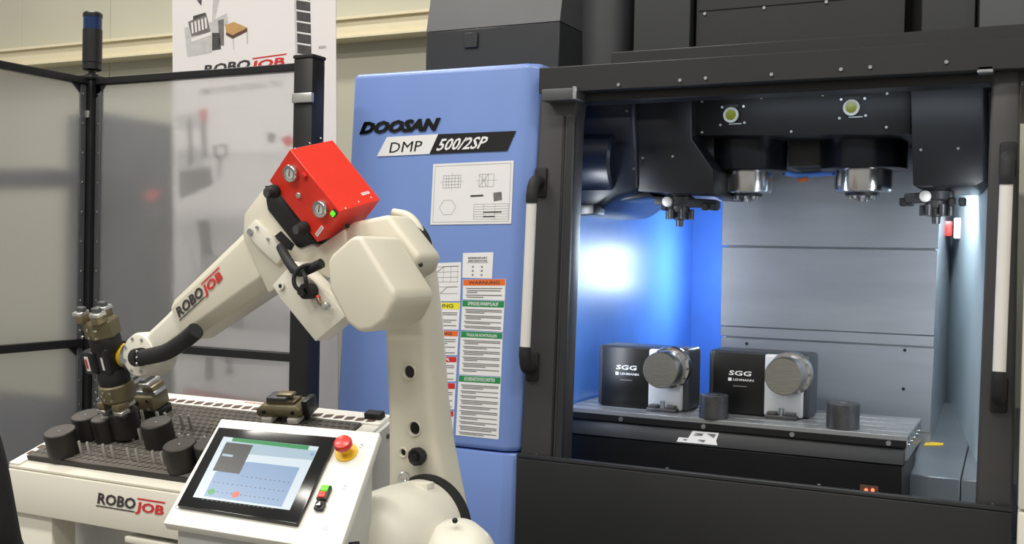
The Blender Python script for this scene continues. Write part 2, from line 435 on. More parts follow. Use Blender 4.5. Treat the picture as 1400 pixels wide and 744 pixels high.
# --- work table
TX0, TX1 = -1.745, -.413
tbl = make('work_table', B().box((TX0, 4.085, .79), (TX1, 4.59, .866)), 'table', mach, bevel=.002, seg=1)
for i in range(5):
    y0 = 4.075+i*.1045
    make('table_rib', B().box((TX0, y0, .862), (TX1, y0+.0865, .88)), 'table', tbl, bevel=.0015, seg=1)
make('table_edge_strip', B().box((TX0, 4.072, .838), (TX1-.002, 4.09, .864)), 'black', tbl, bevel=.001, seg=1)
b = B().prism([(TX0, 4.082, .838), (TX0, 4.070, .775), (TX0, 4.10, .775), (TX0, 4.10, .838)], (TX1-TX0-.008, 0, 0)); make('table_apron', b, 'apron', tbl, bevel=.002, seg=1)
make('saddle', B().box((TX0, 4.075, .5), (TX1-.012, 4.5, .772)), 'black', mach, bevel=.003, seg=1)
for px, py in ((849, 573), (962, 583), (1083, 593), (1215, 603)):
    p = at(px, py, Y=4.072); make('bolt', B().cyl((p.x, 4.072, .851), (p.x, 4.067, .851), .009, 12), 'zinc', tbl)
for i in range(5):
    y = 4.11+i*.09; make('bolt', B().cyl((TX1, y, .845), (TX1+.006, y, .845), .009, 12), 'steel', tbl)
for i in range(5):
    y = 4.11+i*.09; make('end_cap', B().box((TX1-.001, y-.015, .863), (TX1+.004, y+.015, .879)), 'bed', tbl)
# white label on the apron
def PA(px, py):
    o = Vector((0, 4.082, .838)); n = Vector((0, -.063, .012)).normalized(); return on_plane(px, py, o+n*.0008, n)
st = make('apron_label', B().quad([PA(947, 589), (PA(983, 592)), PA(979, 603), PA(981, 609), PA(925, 604), PA(928, 598), PA(941, 599)]), 'paper', tbl)
make('print', B().quad([PA(950, 592), PA(962, 593), PA(960, 597), PA(948, 596)]).quad([PA(966, 593), PA(979, 594), PA(976, 600), PA(972, 597)]).quad([PA(935, 600), PA(940, 600.5), PA(938, 603), PA(933, 602.5)]).quad([PA(955, 601), PA(965, 602), PA(962, 605), PA(952, 604)]), 'mgrey_print', st)
for k in (0, 1):
    p = at(1184+k*9, 670.5, Y=4.07); make('indicator_light', B().rev((p.x, 4.075, p.z), (0, -1, 0), [(0, .007), (.004, .006)], 10), 'led_red', mach)
p = at(1188, 669, Y=4.07); make('indicator_plate', B().box((p.x-.032, 4.073, p.z-.013), (p.x+.032, 4.077, p.z+.013)), 'slot', mach)

# --- spindle heads
HZ0 = 1.985
make('spindle_head', B().prism(poly_y([(944, 110), (1246, 96), (1246, 184), (944, 186)], 4.2), (0, .75, 0)), 'tool_dk', mach, bevel=.006)
make('head_step', B().prism(poly_y([(952, 186), (976, 186), (976, 232), (960, 232)], 4.3), (0, .45, 0)), 'black', mach, bevel=.004)
make('head_step', B().prism(poly_y([(1078, 184), (1122, 182), (1122, 226), (1078, 228)], 4.42), (0, .3, 0)), 'black', mach, bevel=.004)
for cxp, wx in ((1020, -1.107), (1181, -.640)):
    top = (wx, 4.45, 2.03)
    b = B().rev((wx, 4.45, 1.86), (0, 0, 1), [(0, .158), (.004, .164), (.15, .164), (.155, .172), (.18, .172)], 48); make('spindle_flange', b, 'flange', mach)
    b = B().rev((wx, 4.45, 1.772), (0, 0, 1), [(0, .098), (.004, .108), (.012, .110), (.09, .110), (.094, .106), (.10, .106)], 48); sp = make('spindle_nose', b, 'steel', mach)
    make('spindle_ring', B().rev((wx, 4.45, 1.760), (0, 0, 1), [(0, .066), (.013, .072)], 32), 'black', sp)
    for k in range(8):
        t = 2*math.pi*k/8+.2; make('drive_bolt', B().cyl((wx+.045*math.cos(t), 4.45+.045*math.sin(t), 1.748), (wx+.045*math.cos(t), 4.45+.045*math.sin(t), 1.762), .011, 10), 'steel', sp)
    make('drawbar_end', B().cyl((wx, 4.45, 1.738), (wx, 4.45, 1.762), .018, 14), 'steel', sp)
for px, py in ((1001, 158), (1165, 148)):
    p = at(px, py, Y=4.2)
    g = make('sight_glass', B().rev(p, (0, -1, 0), [(0, .026), (.016, .030), (.022, .03), (.024, .021), (.016, .02)], 28), 'ring_white', mach)
    make('glass_disc', B().cyl(p, p+Vector((0, -.021, 0)), .020, 24), 'glass_green', g)
    make('bracket', B().box((p.x-.028, 4.19, p.z+.028), (p.x+.028, 4.2, p.z+.042)), 'machine', g)
    make('wire_guard', B().box((p.x-.01, 4.192, p.z-.036), (p.x+.04, 4.197, p.z-.032)), 'zinc', g)
    for dx, dz in ((-.04, .034), (.045, .034), (-.045, -.036), (.05, -.03)):
        make('screw', B().cyl((p.x+dx, 4.2, p.z+dz), (p.x+dx, 4.195, p.z+dz), .005, 8), 'zinc', g)
for px, py in ((960, 139), (1041, 134), (960, 181), (1125, 130), (1213, 128), (1082, 180), (1212, 174)):
    p = at(px, py, Y=4.2); make('screw', B().cyl((p.x, 4.2, p.z), (p.x, 4.195, p.z), .005, 8), 'alu', mach)
# blue hose and orange clip behind the heads
b = B(); b.tube([at(1072, 236, Y=4.55), at(1090, 239, Y=4.6), at(1115, 238, Y=4.6), at(1140, 236, Y=4.55)], .012, 10); make('coolant_hose', b, 'blue_in', mach)
p = at(1098, 246, Y=4.6); make('hose_clip', B().fbox(p, Vector((1, 0, .2)).normalized(), Vector((0, 1, 0)), Vector((-.2, 0, 1)).normalized(), .04, .02, .014), 'orange_print', mach, bevel=.003)
# --- tool magazine covers
make('magazine_cover', B().prism(poly_y([(700, 114), (868, 114), (872, 262), (842, 270), (812, 291), (772, 293), (700, 293)], 4.12), (0, .7, 0)), 'tool_bl', mach, bevel=.03, seg=3)
p = at(800, 222, Y=4.12)
make('magazine_drum', B().rev(p+Vector((-.14, .06, 0)), (1, 0, 0), [(0, .13), (.26, .13), (.27, .12)], 36), 'tool_bl', mach)
make('cover_foot', B().prism(poly_y([(778, 281), (812, 279), (812, 292), (778, 295)], 4.05), (0, .12, 0)), 'black', mach, bevel=.004)
make('tool_changer_housing', B().prism(poly_y([(868, 112), (946, 112), (946, 190), (975, 232), (976, 266), (872, 262)], 4.14), (0, .6, 0)), 'tool_dk', mach, bevel=.006)
make('housing_lip', B().prism(poly_y([(830, 266), (885, 262), (893, 268), (836, 276)], 4.2), (0, .3, 0)), 'tool_dk', mach, bevel=.003)
make('tool_changer_housing', B().prism(poly_y([(1244, 100), (1345, 94), (1345, 248), (1334, 254), (1248, 254)], 4.12), (0, .6, 0)), 'tool_dk', mach, bevel=.006)
for px, py in ((879, 216), (920, 214), (867, 231), (1259, 205), (1310, 203), (820, 236), (797, 190), (857, 152)):
    p = at(px, py, Y=4.115); make('screw', B().cyl((p.x, 4.118, p.z), (p.x, 4.11, p.z), .005, 8), 'zinc', mach)
def tool_changer(px, py, y, sgn, L):
    c = at(px, py, Y=y)
    t = make('tool_changer', B().rev(c, (0, 0, 1), [(-.035, .05), (-.03, .06), (0, .06), (.004, .05), (.05, .045)], 24), 'machine', mach)
    b = B().fbox(c+Vector((sgn*.03, 0, -.022)), Vector((1, .12, -.06*sgn)).normalized(), Vector((-.12, 1, 0)).normalized(), Vector((0, 0, 1)), L, .09, .036); make('swing_arm', b, 'machine', t, bevel=.008)
    b = B().rev(c+Vector((-.035, -.05, -.02)), (0, -1, 0), [(0, .022), (.02, .02), (.026, .012)], 18); make('pivot_cap', b, 'alu_soft', t)
    for k in range(6):
        a_ = k*math.pi/3; q = c+Vector((.048*math.cos(a_), .048*math.sin(a_), -.05))
        make('gripper_pin', B().cyl(q, q+Vector((0, 0, -.04)), .012, 10), 'part_steel', t)
    make('tool_holder', B().rev(c+Vector((0, 0, -.03)), (0, 0, -1), [(0, .04), (.03, .042), (.035, .03), (.06, .028), (.064, .016), (.09, .014)], 20), 'part_steel', t)
    for dx in (-.085, -.06, .085, .12):
        q = c+Vector((dx+sgn*.03, -.02, -.04)); make('gripper_pad', B().fbox(q, Vector((1, 0, 0)), Vector((0, 1, 0)), Vector((0, 0, 1)), .024, .05, .03), 'machine_dk', t, bevel=.004, seg=1)
tool_changer(930, 270, 4.3, 1, .26)
tool_changer(1281, 262, 4.3, -1, .17)
# --- two round chamber lamps beside the column, then added hidden fill lamps
for lz in (1.505, 1.375):
    lamp = make('work_or_fill_lamp', B().rev((-1.33, 5.57, lz), (-.55, -.9, 0), [(-.03, .04), (.03, .045), (.032, .03)], 20), 'alu', mach)
    make('work_or_fill_lens', B().rev((-1.33, 5.57, lz), (-.55, -.9, 0), [(.0315, .034), (.034, .034)], 20), 'led', lamp)
    area_light('work_or_fill_light', (-1.353, 5.532, lz), (-1.76, 4.85, lz), .06, .06, 1.4, (.72, .90, 1.0))
    pl_ = bpy.data.lights.new('work_or_fill_light', 'POINT'); pl_.energy = 4.0; pl_.shadow_soft_size = .035; pl_.color = (.80, .92, 1.0)  # added point fill, brightens the blue back strip and side wall
    po_ = bpy.data.objects.new('work_or_fill_light', pl_); COL.objects.link(po_); po_.location = (-1.40, 5.45, lz)
fill_bar = make('work_or_fill_lamp', B().box((-1.25, 3.81, 2.155), (-.05, 3.87, 2.178)), 'alu', mach, bevel=.004)  # added fill bar, kept out of sight behind the header
make('work_or_fill_lens', B().box((-1.24, 3.815, 2.147), (-.06, 3.865, 2.156)), 'led', fill_bar)
area_light('work_or_fill_light', (-.6, 3.84, 2.142), (-.6, 4.6, 1.0), 1.1, .05, .35, (.86, .93, 1.0))
for lx, tx in ((-.115, -.9), (-1.69, -.7)):  # added fill strips behind the door posts, unseen, to brighten the chamber
    fill_strip = make('work_or_fill_lamp', B().box((lx-.02, 3.86, .95), (lx+.02, 3.885, 1.75)), 'alu', mach, bevel=.004)
    make('work_or_fill_lens', B().box((lx-.016, 3.884, .96), (lx+.016, 3.892, 1.74)), 'led', fill_strip)
    area_light('work_or_fill_light', (lx, 3.9, 1.35), (tx, 4.9, 1.3), .03, .75, 3.7, (.92, .96, 1.0))
fill_spot = make('work_or_fill_lamp', B().box((-.33, 4.76, 1.93), (-.21, 4.83, 1.95)), 'alu', mach, bevel=.004)  # added fill behind the changer housing, unseen, to lift the pale wall
make('work_or_fill_lens', B().box((-.32, 4.765, 1.924), (-.22, 4.825, 1.931)), 'led', fill_spot)
area_light('work_or_fill_light', (-.30, 4.795, 1.92), (-.27, 5.1, .9), .1, .05, 9, (.86, .95, 1.0))

# --- lettering and badge on the blue cabinet
P0 = PY(YM-.001)
text_b = ptext('lettering', 'DOOSAN', PY(YM-.001), (492, 184), (601, 178.5), (493.5, 167), 'black_gloss', cab, shear=.28, off=.055, ext=.005)
bd = make('badge', B().prism(poly_y([(515, 214), (587, 210.5), (599, 183.5), (529, 187.5)], YM-.004), (0, .004, 0)), 'paper', cab)
bd2 = make('badge', B().prism(poly_y([(587, 210.5), (693, 206), (705, 179), (599, 183.5)], YM-.004), (0, .004, 0)), 'black', cab)
ptext('badge_lettering', 'DMP', PY(YM-.0045), (532, 209), (576, 206.5), (534, 195), 'black', bd, shear=.05, off=.0)
ptext('badge_lettering', '500/2SP', PY(YM-.0045), (596, 206.5), (664, 203), (600, 190), 'paper', bd2, shear=.25, off=.02)

# --- instruction stickers on the blue cabinet
def sticker(corners, header=None, htext=None, hfrac=.14, lines=(), hcol='green_print', tcol='paper', label=None, lw=.86, x0=.08):
    """corners: top-left, top-right, bottom-right, bottom-left pixels"""
    y = YM-.0012
    q = [at(px, py, Y=y) for px, py in corners]
    s_ = make('sticker', B().prism(q, (0, .001, 0)), 'paper', cab, label=label)
    def uv(u, v, yy=y-.0006):
        t = q[0].lerp(q[1], u); bt = q[3].lerp(q[2], u); p = t.lerp(bt, v); p.y = yy; return p
    if header:
        make('header_bar', B().quad([uv(0.01, 0.005), uv(.99, 0.005), uv(.99, hfrac), uv(.01, hfrac)]), hcol, s_)
        a, b_, c = uv(.14, hfrac*.8, y-.0009), uv(.86, hfrac*.8, y-.0009), uv(.14, hfrac*.22, y-.0009)
        text('header_lettering', htext, a, b_-a, c-a, (b_-a).length, (c-a).length, tcol, s_, off=.01, ext=.0003)
    bb = B(); n = 0
    for (v, u0, u1) in lines:
        bb.quad([uv(u0, v), uv(u1, v), uv(u1, v+.0065/(q[0].z-q[3].z)*.55), uv(u0, v+.0065/(q[0].z-q[3].z)*.55)]); n += 1
    if n: make('printed_lines', bb, 'line_print', s_, kind='stuff')
    else: bb.bm.free()
    return s_, uv
def para(v0, v1, step, groups):
    out = []; v = v0; i = 0
    while v < v1:
        k = groups[i % len(groups)]; i += 1
        for j in range(k):
            if v < v1: out.append((v, .10 if j else .07, (.95 if j < k-1 else random.uniform(.4, .85)))); v += step
        v += step*.9
    return out
s1, uv1 = sticker(((633, 346), (674.5, 345), (672.5, 381), (632, 380)), label='small white sticker with two bold heading lines')
for k, (t_, v_) in enumerate((('REFERENZPUNKT', .25), ('ANFAHRRICHTUNG', .36))):
    a, b_, c = uv1(.18, v_), uv1(.82, v_), uv1(.18, v_-.08); text('lettering', t_, a, b_-a, c-a, (b_-a).length, (c-a).length, 'dark_print', s1, off=.01, ext=.0003)
bb = B()
for v_ in (.52, .68, .84):
    for u_ in (.32, .62): bb.quad([uv1(u_, v_), uv1(u_+.06, v_), uv1(u_+.06, v_+.07), uv1(u_, v_+.07)])
bb.quad([uv1(.14, .385), uv1(.86, .385), uv1(.86, .4), uv1(.14, .4)])
make('print', bb, 'line_print', s1)
sticker(((633, 382.5), (691.5, 381.5), (690, 411), (632.5, 409.5)), True, 'WARNUNG', .30, [(.42, .08, .93), (.53, .1, .9), (.62, .1, .35), (.75, .08, .93), (.85, .1, .5)], 'orange_print', 'dark_print', 'sticker with orange heading')
sticker(((632, 410.5), (690, 412), (687.5, 454), (630, 451)), True, 'SPINDELWARMLAUF', .21, para(.29, .93, .052, (3, 3, 2)), 'green_print', 'paper', 'sticker with short green heading')
sticker(((630, 452.5), (687.5, 455), (685, 515), (627.5, 512)), True, 'TÄGLICHE KONTROLLEN', .145, para(.2, .96, .036, (3, 2, 3, 3)), 'green_print', 'paper', 'middle sticker with green heading')
sticker(((627, 513), (685, 516), (681.5, 601), (623, 595)), True, 'SICHERHEITSVORSCHRIFTEN', .105, para(.15, .97, .026, (3, 2, 2, 3, 2)), 'green_print', 'paper', 'longest sticker with green heading')
s2, uv2 = sticker(((570, 361), (630.5, 358.5), (629, 412), (566, 412)), label='white sticker with two line charts')
bb = B()
def ln(a, b_, w=.0012):
    d = (b_-a); nrm = Vector((-d.z, 0, d.x)).normalized()*w; bb.quad([a-nrm, b_-nrm, b_+nrm, a+nrm])
for v_ in (.1, .24, .38, .5, .63, .8): ln(uv2(.3, v_), uv2(.95, v_), .0007)
for u_ in (.35, .62, .78, .93): ln(uv2(u_, .08), uv2(u_, .52), .0006)
ln(uv2(.35, .35), uv2(.62, .1)); ln(uv2(.62, .1), uv2(.93, .1)); ln(uv2(.5, .86), uv2(.72, .63)); ln(uv2(.72, .63), uv2(.93, .63))
make('chart_lines', bb, 'line_print', s2)
sticker(((566, 413), (629, 414), (627, 451), (563, 450)), True, 'ACHTUNG', .24, para(.36, .95, .07, (3, 2, 2)), 'yellow_print', 'dark_print', 'sticker with yellow heading')
sticker(((563, 451.5), (627, 452.5), (625, 486), (560, 485)), True, 'WARNUNG', .22, para(.34, .95, .08, (3, 2)), 'orange_print', 'dark_print', 'second sticker with orange heading')
sticker(((560, 487), (625, 488), (623, 522), (557, 521)), True, 'GEFAHR', .22, para(.34, .95, .08, (3, 2)), 'red_print', 'paper', 'upper sticker with red heading')
sticker(((557, 523), (623, 524), (621, 560), (554, 559)), True, 'GEFAHR', .22, para(.34, .95, .08, (3, 2)), 'red_print', 'paper', 'middle sticker with red heading')
sticker(((554, 561), (621, 562), (619, 597), (551, 596)), True, 'GEFAHR', .22, para(.34, .95, .08, (3, 2)), 'red_print', 'paper', 'lower sticker with red heading')

# --- technical drawing sheet on the cabinet
q = [at(px, py, Y=YM-.0015) for px, py in ((592.5, 224.5), (702.5, 219.5), (699, 306), (588.5, 307.5))]
def uvp(u, v, yy=YM-.0032):
    p = q[0].lerp(q[1], u).lerp(q[3].lerp(q[2], u), v); p.y = yy; return p
sheet = thing('drawing_sheet', 'white paper sheet with a technical drawing stuck on the blue cabinet', 'paper sheet', (q[3].x, YM, q[3].z))
make('paper', B().prism(q, (0, -.0012, 0)), 'paper', sheet)
bb = B()
def lnp(u0, v0, u1, v1, w=.0006):
    a, b_ = uvp(u0, v0), uvp(u1, v1); d = b_-a; nr = Vector((-d.z, 0, d.x)).normalized()*w; bb.quad([a-nr, b_-nr, b_+nr, a+nr])
def rc(u0, v0, u1, v1, w=.0006):
    lnp(u0, v0, u1, v0, w); lnp(u1, v0, u1, v1, w); lnp(u1, v1, u0, v1, w); lnp(u0, v1, u0, v0, w)
rc(.03, .04, .97, .96)
rc(.14, .2, .36, .4)
for u_ in (.18, .21, .25, .29, .33): lnp(u_, .2, u_, .4)
for v_ in (.25, .3, .35): lnp(.14, v_, .36, v_)
rc(.59, .2, .77, .4)
for u_ in (.63, .67, .70): lnp(u_, .2, u_, .4)
lnp(.59, .2, .7, .4); lnp(.7, .2, .59, .4)
lnp(.1, .3, .4, .3, .0004); lnp(.55, .3, .82, .3, .0004); lnp(.25, .15, .25, .46, .0004)
hx = [(.21+.105*math.cos(math.pi*k/3), .72+.135*math.sin(math.pi*k/3)) for k in range(6)]
for k in range(6): lnp(*hx[k], *hx[(k+1) % 6])
for v_ in (.68, .72, .76, .8, .84, .88, .92): lnp(.54, v_, .96, v_, .0005)
for u_ in (.54, .66, .8, .96): lnp(u_, .68, u_, .92, .0005)
make('drawing_lines', bb, 'line_print', sheet)
make('print', B().quad([uvp(.49, .53), uvp(.65, .525), uvp(.65, .555), uvp(.49, .56)]), 'dark_print', sheet)
make('print', B().quad([uvp(.77, .5), uvp(.87, .49), uvp(.88, .62), uvp(.78, .64)]), 'mgrey_print', sheet)
make('print', B().quad([uvp(.66, .80), uvp(.88, .8), uvp(.88, .82), uvp(.66, .82)]), 'dark_print', sheet)
make('print', B().quad([uvp(.66, .87), uvp(.8, .87), uvp(.8, .89), uvp(.66, .89)]), 'dark_print', sheet)

# ================================================================== things on the machine table
def rotary_table(x0, x1, xs, y, label, chx):
    z0, z1 = .8805, 1.132
    t = thing('rotary_table', label, 'rotary table', ((x0+x1)/2, y+.08, z0), 'rotary tables on the machine table')
    make('body', B().box((x0, y+.012, z0), (x1, y+.19, z1)), 'sgg_body', t, bevel=.014, seg=3)
    f = make('black_cover', B().box((x0+.022, y, z0+.002), (xs, y+.02, z1-.006)), 'sgg_black', t, bevel=.003)
    make('face_plate', B().box((xs+.001, y-.003, z0+.002), (x1-.022, y+.025, z1-.004)), 'sgg_plate', t, bevel=.01, seg=3)
    W = xs-x0
    text('lettering', 'SGG', Vector((x0+W*.38, y-.0004, z0+.155)), (1, 0, 0), (0, 0, 1), W*.40, .019, 'paper', f, off=.02, shear=.1)
    make('logo_mark', B().box((x0+W*.37, y-.001, z0+.132), (x0+W*.43, y+.001, z0+.145)), 'paper', f)
    text('lettering', 'LEHMANN', Vector((x0+W*.46, y-.0004, z0+.134)), (1, 0, 0), (0, 0, 1), W*.36, .009, 'paper', f, off=.01)
    make('faint_print', B().box((x0+W*.46, y-.0008, z0+.111), (x0+W*.70, y+.001, z0+.115)), 'mgrey_print', f)
    c = Vector((chx, y, z0+.178))
    make('chuck_ring', B().rev(c, (0, -1, 0), [(-.01, .085), (.014, .086), (.024, .082), (.026, .072), (.035, .072)], 40), 'steel', t)
    k = make('chuck_body', B().rev(c+Vector((0, -.03, 0)), (0, -1, 0), [(0, .070), (.03, .070), (.034, .064), (.036, .068), (.045, .069)], 40), 'zinc', t)
    make('face_disc', B().rev(c+Vector((0, -.07, 0)), (0, -1, 0), [(0, .072), (.065, .072), (.07, .069)], 40), 'brushed', t)
    for i in range(12):
        a_ = i*math.pi/6; p = c+Vector((.077*math.cos(a_), -.024, .077*math.sin(a_)))
        make('ring_bolt', B().cyl(p, p+Vector((0, -.006, 0)), .006, 8), 'steel', t)
    xm = (xs+x1-.022)/2
    g = make('clamp', B().box((xm-.062, y-.045, z0), (xm+.062, y-.003, z0+.014)), 'part_steel', t, bevel=.003)
    make('clamp_block', B().box((xm-.055, y-.04, z0+.013), (xm-.018, y-.005, z0+.026)), 'part_steel', g, bevel=.003)
    make('clamp_block', B().box((xm+.018, y-.04, z0+.013), (xm+.055, y-.005, z0+.026)), 'part_steel', g, bevel=.003)
    make('clamp_screw', B().cyl((xm, y-.025, z0+.012), (xm, y-.025, z0+.042), .010, 12), 'zinc', g)
rotary_table(-1.652, -1.262, -1.428, 4.20, 'black and silver rotary table on the machine table nearer the bright blue wall', -1.332)
rotary_table(-1.199, -.797, -.972, 4.27, 'black and silver rotary table between the two small steel cylinders', -.868)
for px, py, r, hgt, lab in ((972, 573, .056, .092, 'small dark steel cylinder standing between the two rotary tables'), (1150, 587, .060, .094, 'small dark steel cylinder standing alone on the right of the table')):
    p = at(px, py, Z=.8805); p.y += .035
    t = thing('steel_cylinder', lab, 'metal part', p, 'steel cylinders on the machine table')
    make('body', B().rev(p, (0, 0, 1), [(0, r-.002), (.002, r), (hgt-.003, r), (hgt, r-.003)], 36), 'part_steel', t)
    make('centre_hole', B().rev(p+Vector((0, 0, hgt)), (0, 0, 1), [(0, .014), (.0006, .014)], 16), 'zinc', t)

# ================================================================== logo used on table, arm and banner
def robo_logo(o, u, v, wd, ht, parent, c1='dark_print', c2='red_print'):
    u = Vector(u).normalized(); v = Vector(v).normalized(); o = Vector(o); n = u.cross(v)
    text('lettering', 'ROBO', o+u*(wd*.02)+v*(ht*.24), u, v, wd*.56, ht*.56, c1, parent, shear=.12, off=.03)
    text('lettering', 'JOB', o+u*(wd*.575)+v*(ht*.04), u, v, wd*.40, ht*.62, c2, parent, shear=.12, off=.03)
    a = o+v*(ht*.10); make('logo_line', B().quad([a, a+u*(wd*.56), a+u*(wd*.57)+v*(ht*.06), a+u*(wd*.005)+v*(ht*.06)]), c1, parent)
    a = o+v*(ht*.76)+u*(wd*.60); make('logo_line', B().quad([a, a+u*(wd*.39), a+u*(wd*.4)+v*(ht*.08), a+u*(wd*.005)+v*(ht*.08)]), c2, parent)

# ================================================================== safety fence
YF = 3.45; FX0, FX1 = -3.757, -2.60; FZ = 2.235
fence = thing('safety_fence', 'black framed safety fence corner with frosted plastic panes', 'fence', (FX0, YF, 0))
make('corner_post', B().box((FX0-.036, YF-.036, 0), (FX0+.036, YF+.036, FZ)), 'black', fence, bevel=.004)
make('post_groove', B().box((FX0-.006, YF-.038, 0), (FX0+.006, YF-.035, FZ-.05)), 'rubber', fence)
make('end_post', B().box((FX1-.032, YF-.04, 0), (FX1+.058, YF+.04, FZ+.01)), 'black', fence, bevel=.004)
make('post_cap', B().box((FX1-.036, YF-.044, FZ+.01), (FX1+.062, YF+.044, FZ+.026)), 'rubber', fence, bevel=.006)
make('post_cap', B().box((FX0-.045, YF-.045, FZ-.012), (FX0+.045, YF+.045, FZ+.012)), 'black', fence, bevel=.01)
def rail(z, t=.03, name='rail'):
    make(name, B().box((FX0+.03, YF-.02, z-t/2), (FX1-.03, YF+.02, z+t/2)), 'black', fence, bevel=.003, seg=1)
    make(name, B().box((FX0-.02, 1.85, z-t/2), (FX0+.02, YF-.03, z+t/2)), 'black', fence, bevel=.003, seg=1)
rail(FZ-.016, .03); rail(1.078, .034); rail(.12, .04)
for z0, z1 in ((1.096, 2.203), (.142, 1.060)):
    make('pane', B().box((FX0+.034, YF-.004, z0), (FX1-.034, YF+.000, z1)), 'frosted', fence, label='frosted plastic pane')
    make('pane', B().box((FX0-.002, 1.88, z0), (FX0+.002, YF-.034, z1)), 'frosted', fence, label='frosted plastic pane')
    for ax in (0, 1):
        if ax == 0: lo, hi = (FX0+.038, YF-.012, z0), (FX0+.066, YF-.005, z1)
        else: lo, hi = (FX0+.003, YF-.068, z0), (FX0+.009, YF-.038, z1)
        st = make('clamp_strip', B().box(lo, hi), 'zinc' if ax > 1 else 'machine_lt', fence, bevel=.001, seg=1)
        n = 9
        for k in range(n):
            z = z0+.04+(z1-z0-.08)*k/(n-1)
            if ax == 0: p0, p1 = Vector((FX0+.052, YF-.012, z)), Vector((FX0+.052, YF-.017, z))
            else: p0, p1 = Vector((FX0+.009, YF-.053, z)), Vector((FX0+.014, YF-.053, z))
            make('screw', B().rev(p0, p1-p0, [(0, .006), (.004, .004)], 8), 'steel', st)
p = at(123, 156, Y=YF-.04)
make('bracket', B().box((FX0-.028, YF-.045, p.z-.016), (FX0+.028, YF-.032, p.z+.016)), 'alu', fence, bevel=.004)
p = at(430, 133, Y=YF-.04)
make('bracket', B().box((FX1-.03, YF-.055, p.z-.02), (FX1+.066, YF-.038, p.z+.018)), 'alu', fence, bevel=.004)
# corner braces
for z in (FZ-.05, 1.04):
    make('corner_brace', B().prism([(FX0+.03, YF-.012, z-.05), (FX0+.09, YF-.012, z+.02), (FX0+.03, YF-.012, z+.02)], (0, .012, 0)), 'black', fence)
    make('corner_brace', B().prism([(FX0-.006, YF-.03, z-.05), (FX0-.006, YF-.11, z+.02), (FX0-.006, YF-.03, z+.02)], (.012, 0, 0)), 'black', fence)

# signal tower on the corner post
z0 = FZ+.012; zt = at(120, 18, Y=YF).z; zb = at(120, 97, Y=YF).z
sg = thing('signal_light', 'black cylindrical signal light with dark blue cap on the fence corner post', 'signal light', (FX0, YF, z0))
R_ = .041
make('foot', B().rev((FX0, YF, z0), (0, 0, 1), [(0, .028), (.006, .028), (.008, .016), (zb-z0+.004, .016)], 20), 'black', sg)
make('housing', B().rev((FX0, YF, zb), (0, 0, 1), [(0, .034), (.004, R_), (.03, R_), (.032, R_-.002), (.034, R_), (zt-zb-.075, R_)], 28), 'black', sg)
make('lens', B().rev((FX0, YF, zt-.075), (0, 0, 1), [(0, R_-.002), (.055, R_-.002)], 28), 'blue_lamp', sg)
make('cap', B().rev((FX0, YF, zt-.02), (0, 0, 1), [(0, R_), (.014, R_), (.02, R_-.006)], 28), 'black', sg)

# ================================================================== roll-up banner behind the fence
YB = 3.9
bn = thing('roll_up_banner', 'tall white roll up banner with printed robot pictures behind the fence', 'banner', (-3.28, YB, 0))
bq = [(-3.737, 2.95), (-2.80, 2.95), (-2.72, .06), (-3.66, .06)]
sh = make('sheet', B().prism([(x, YB, z) for x, z in bq], (0, .003, 0)), 'banner', bn)
make('cassette', B().box((-3.70, YB-.06, 0), (-2.68, YB+.08, .06)), 'alu_soft', bn, bevel=.015, seg=3)
make('pole', B().cyl((-3.2, YB+.03, .05), (-3.25, YB+.02, 2.96), .012, 12), 'alu', bn)
make('top_rail', B().box((-3.745, YB-.012, 2.945), (-2.79, YB+.014, 2.975)), 'alu', bn, bevel=.005)
PB = PY(YB-.001)
def shape(pts, m, name='printed_picture', y=YB-.0008): return make(name, B().quad(poly_y(pts, y)), m, sh)
a, c, d = PB(276, 108), PB(392, 93), PB(276, 86)
robo_logo(a, (c-a), Vector((0, 0, 1)), (c-a).length, .078, sh)
ptext('lettering', 'SIMPLY ROBOTIZING CNC', PB, (273, 130), (387, 117), (273, 122), 'grey_print', sh, off=.01)
# upper picture: machine, robot, pallet
shape([(252, 38), (290, 30), (290, 72), (256, 78)], 'lgrey_print')
shape([(257, 30), (282, 19), (288, 44), (262, 50)], 'mgrey_print', y=YB-.0012)
for k in range(5):
    shape([(261+k*4.6, 31-k*1.6), (263.5+k*4.6, 30-k*1.6), (265+k*4.6, 45-k*1.6), (262.5+k*4.6, 46-k*1.6)], 'banner', y=YB-.0016)
shape([(264, 22), (281, 17), (281, 21), (264, 27)], 'dgrey_print', y=YB-.0016)
shape([(261, 53), (289, 43), (289, 48), (262, 58)], 'banner', y=YB-.0016)
shape([(290, 45), (300, 45), (302, 67), (290, 69)], 'dgrey_print', y=YB-.0016)
shape([(291, 0), (300, 0), (293, 28), (290, 28)], 'lgrey_print')
shape([(290, 28), (310, 18), (312, 30), (296, 46), (290, 46)], 'lgrey_print', y=YB-.0012)
shape([(298, 28), (306, 26), (306, 62), (300, 62)], 'mgrey_print', y=YB-.0016)
shape([(269, 0), (276, 0), (275, 8)], 'dgrey_print')
shape([(308, 34), (320, 30), (338, 38), (318, 48), (309, 44)], 'tan_print')
shape([(309, 44), (318, 48), (338, 38), (338, 43), (318, 53), (309, 48)], 'slot', y=YB-.0012)
shape([(318, 53), (320, 53), (320, 68), (319, 68)], 'lgrey_print'); shape([(337, 42), (339, 42), (339, 60), (337.5, 60)], 'lgrey_print')
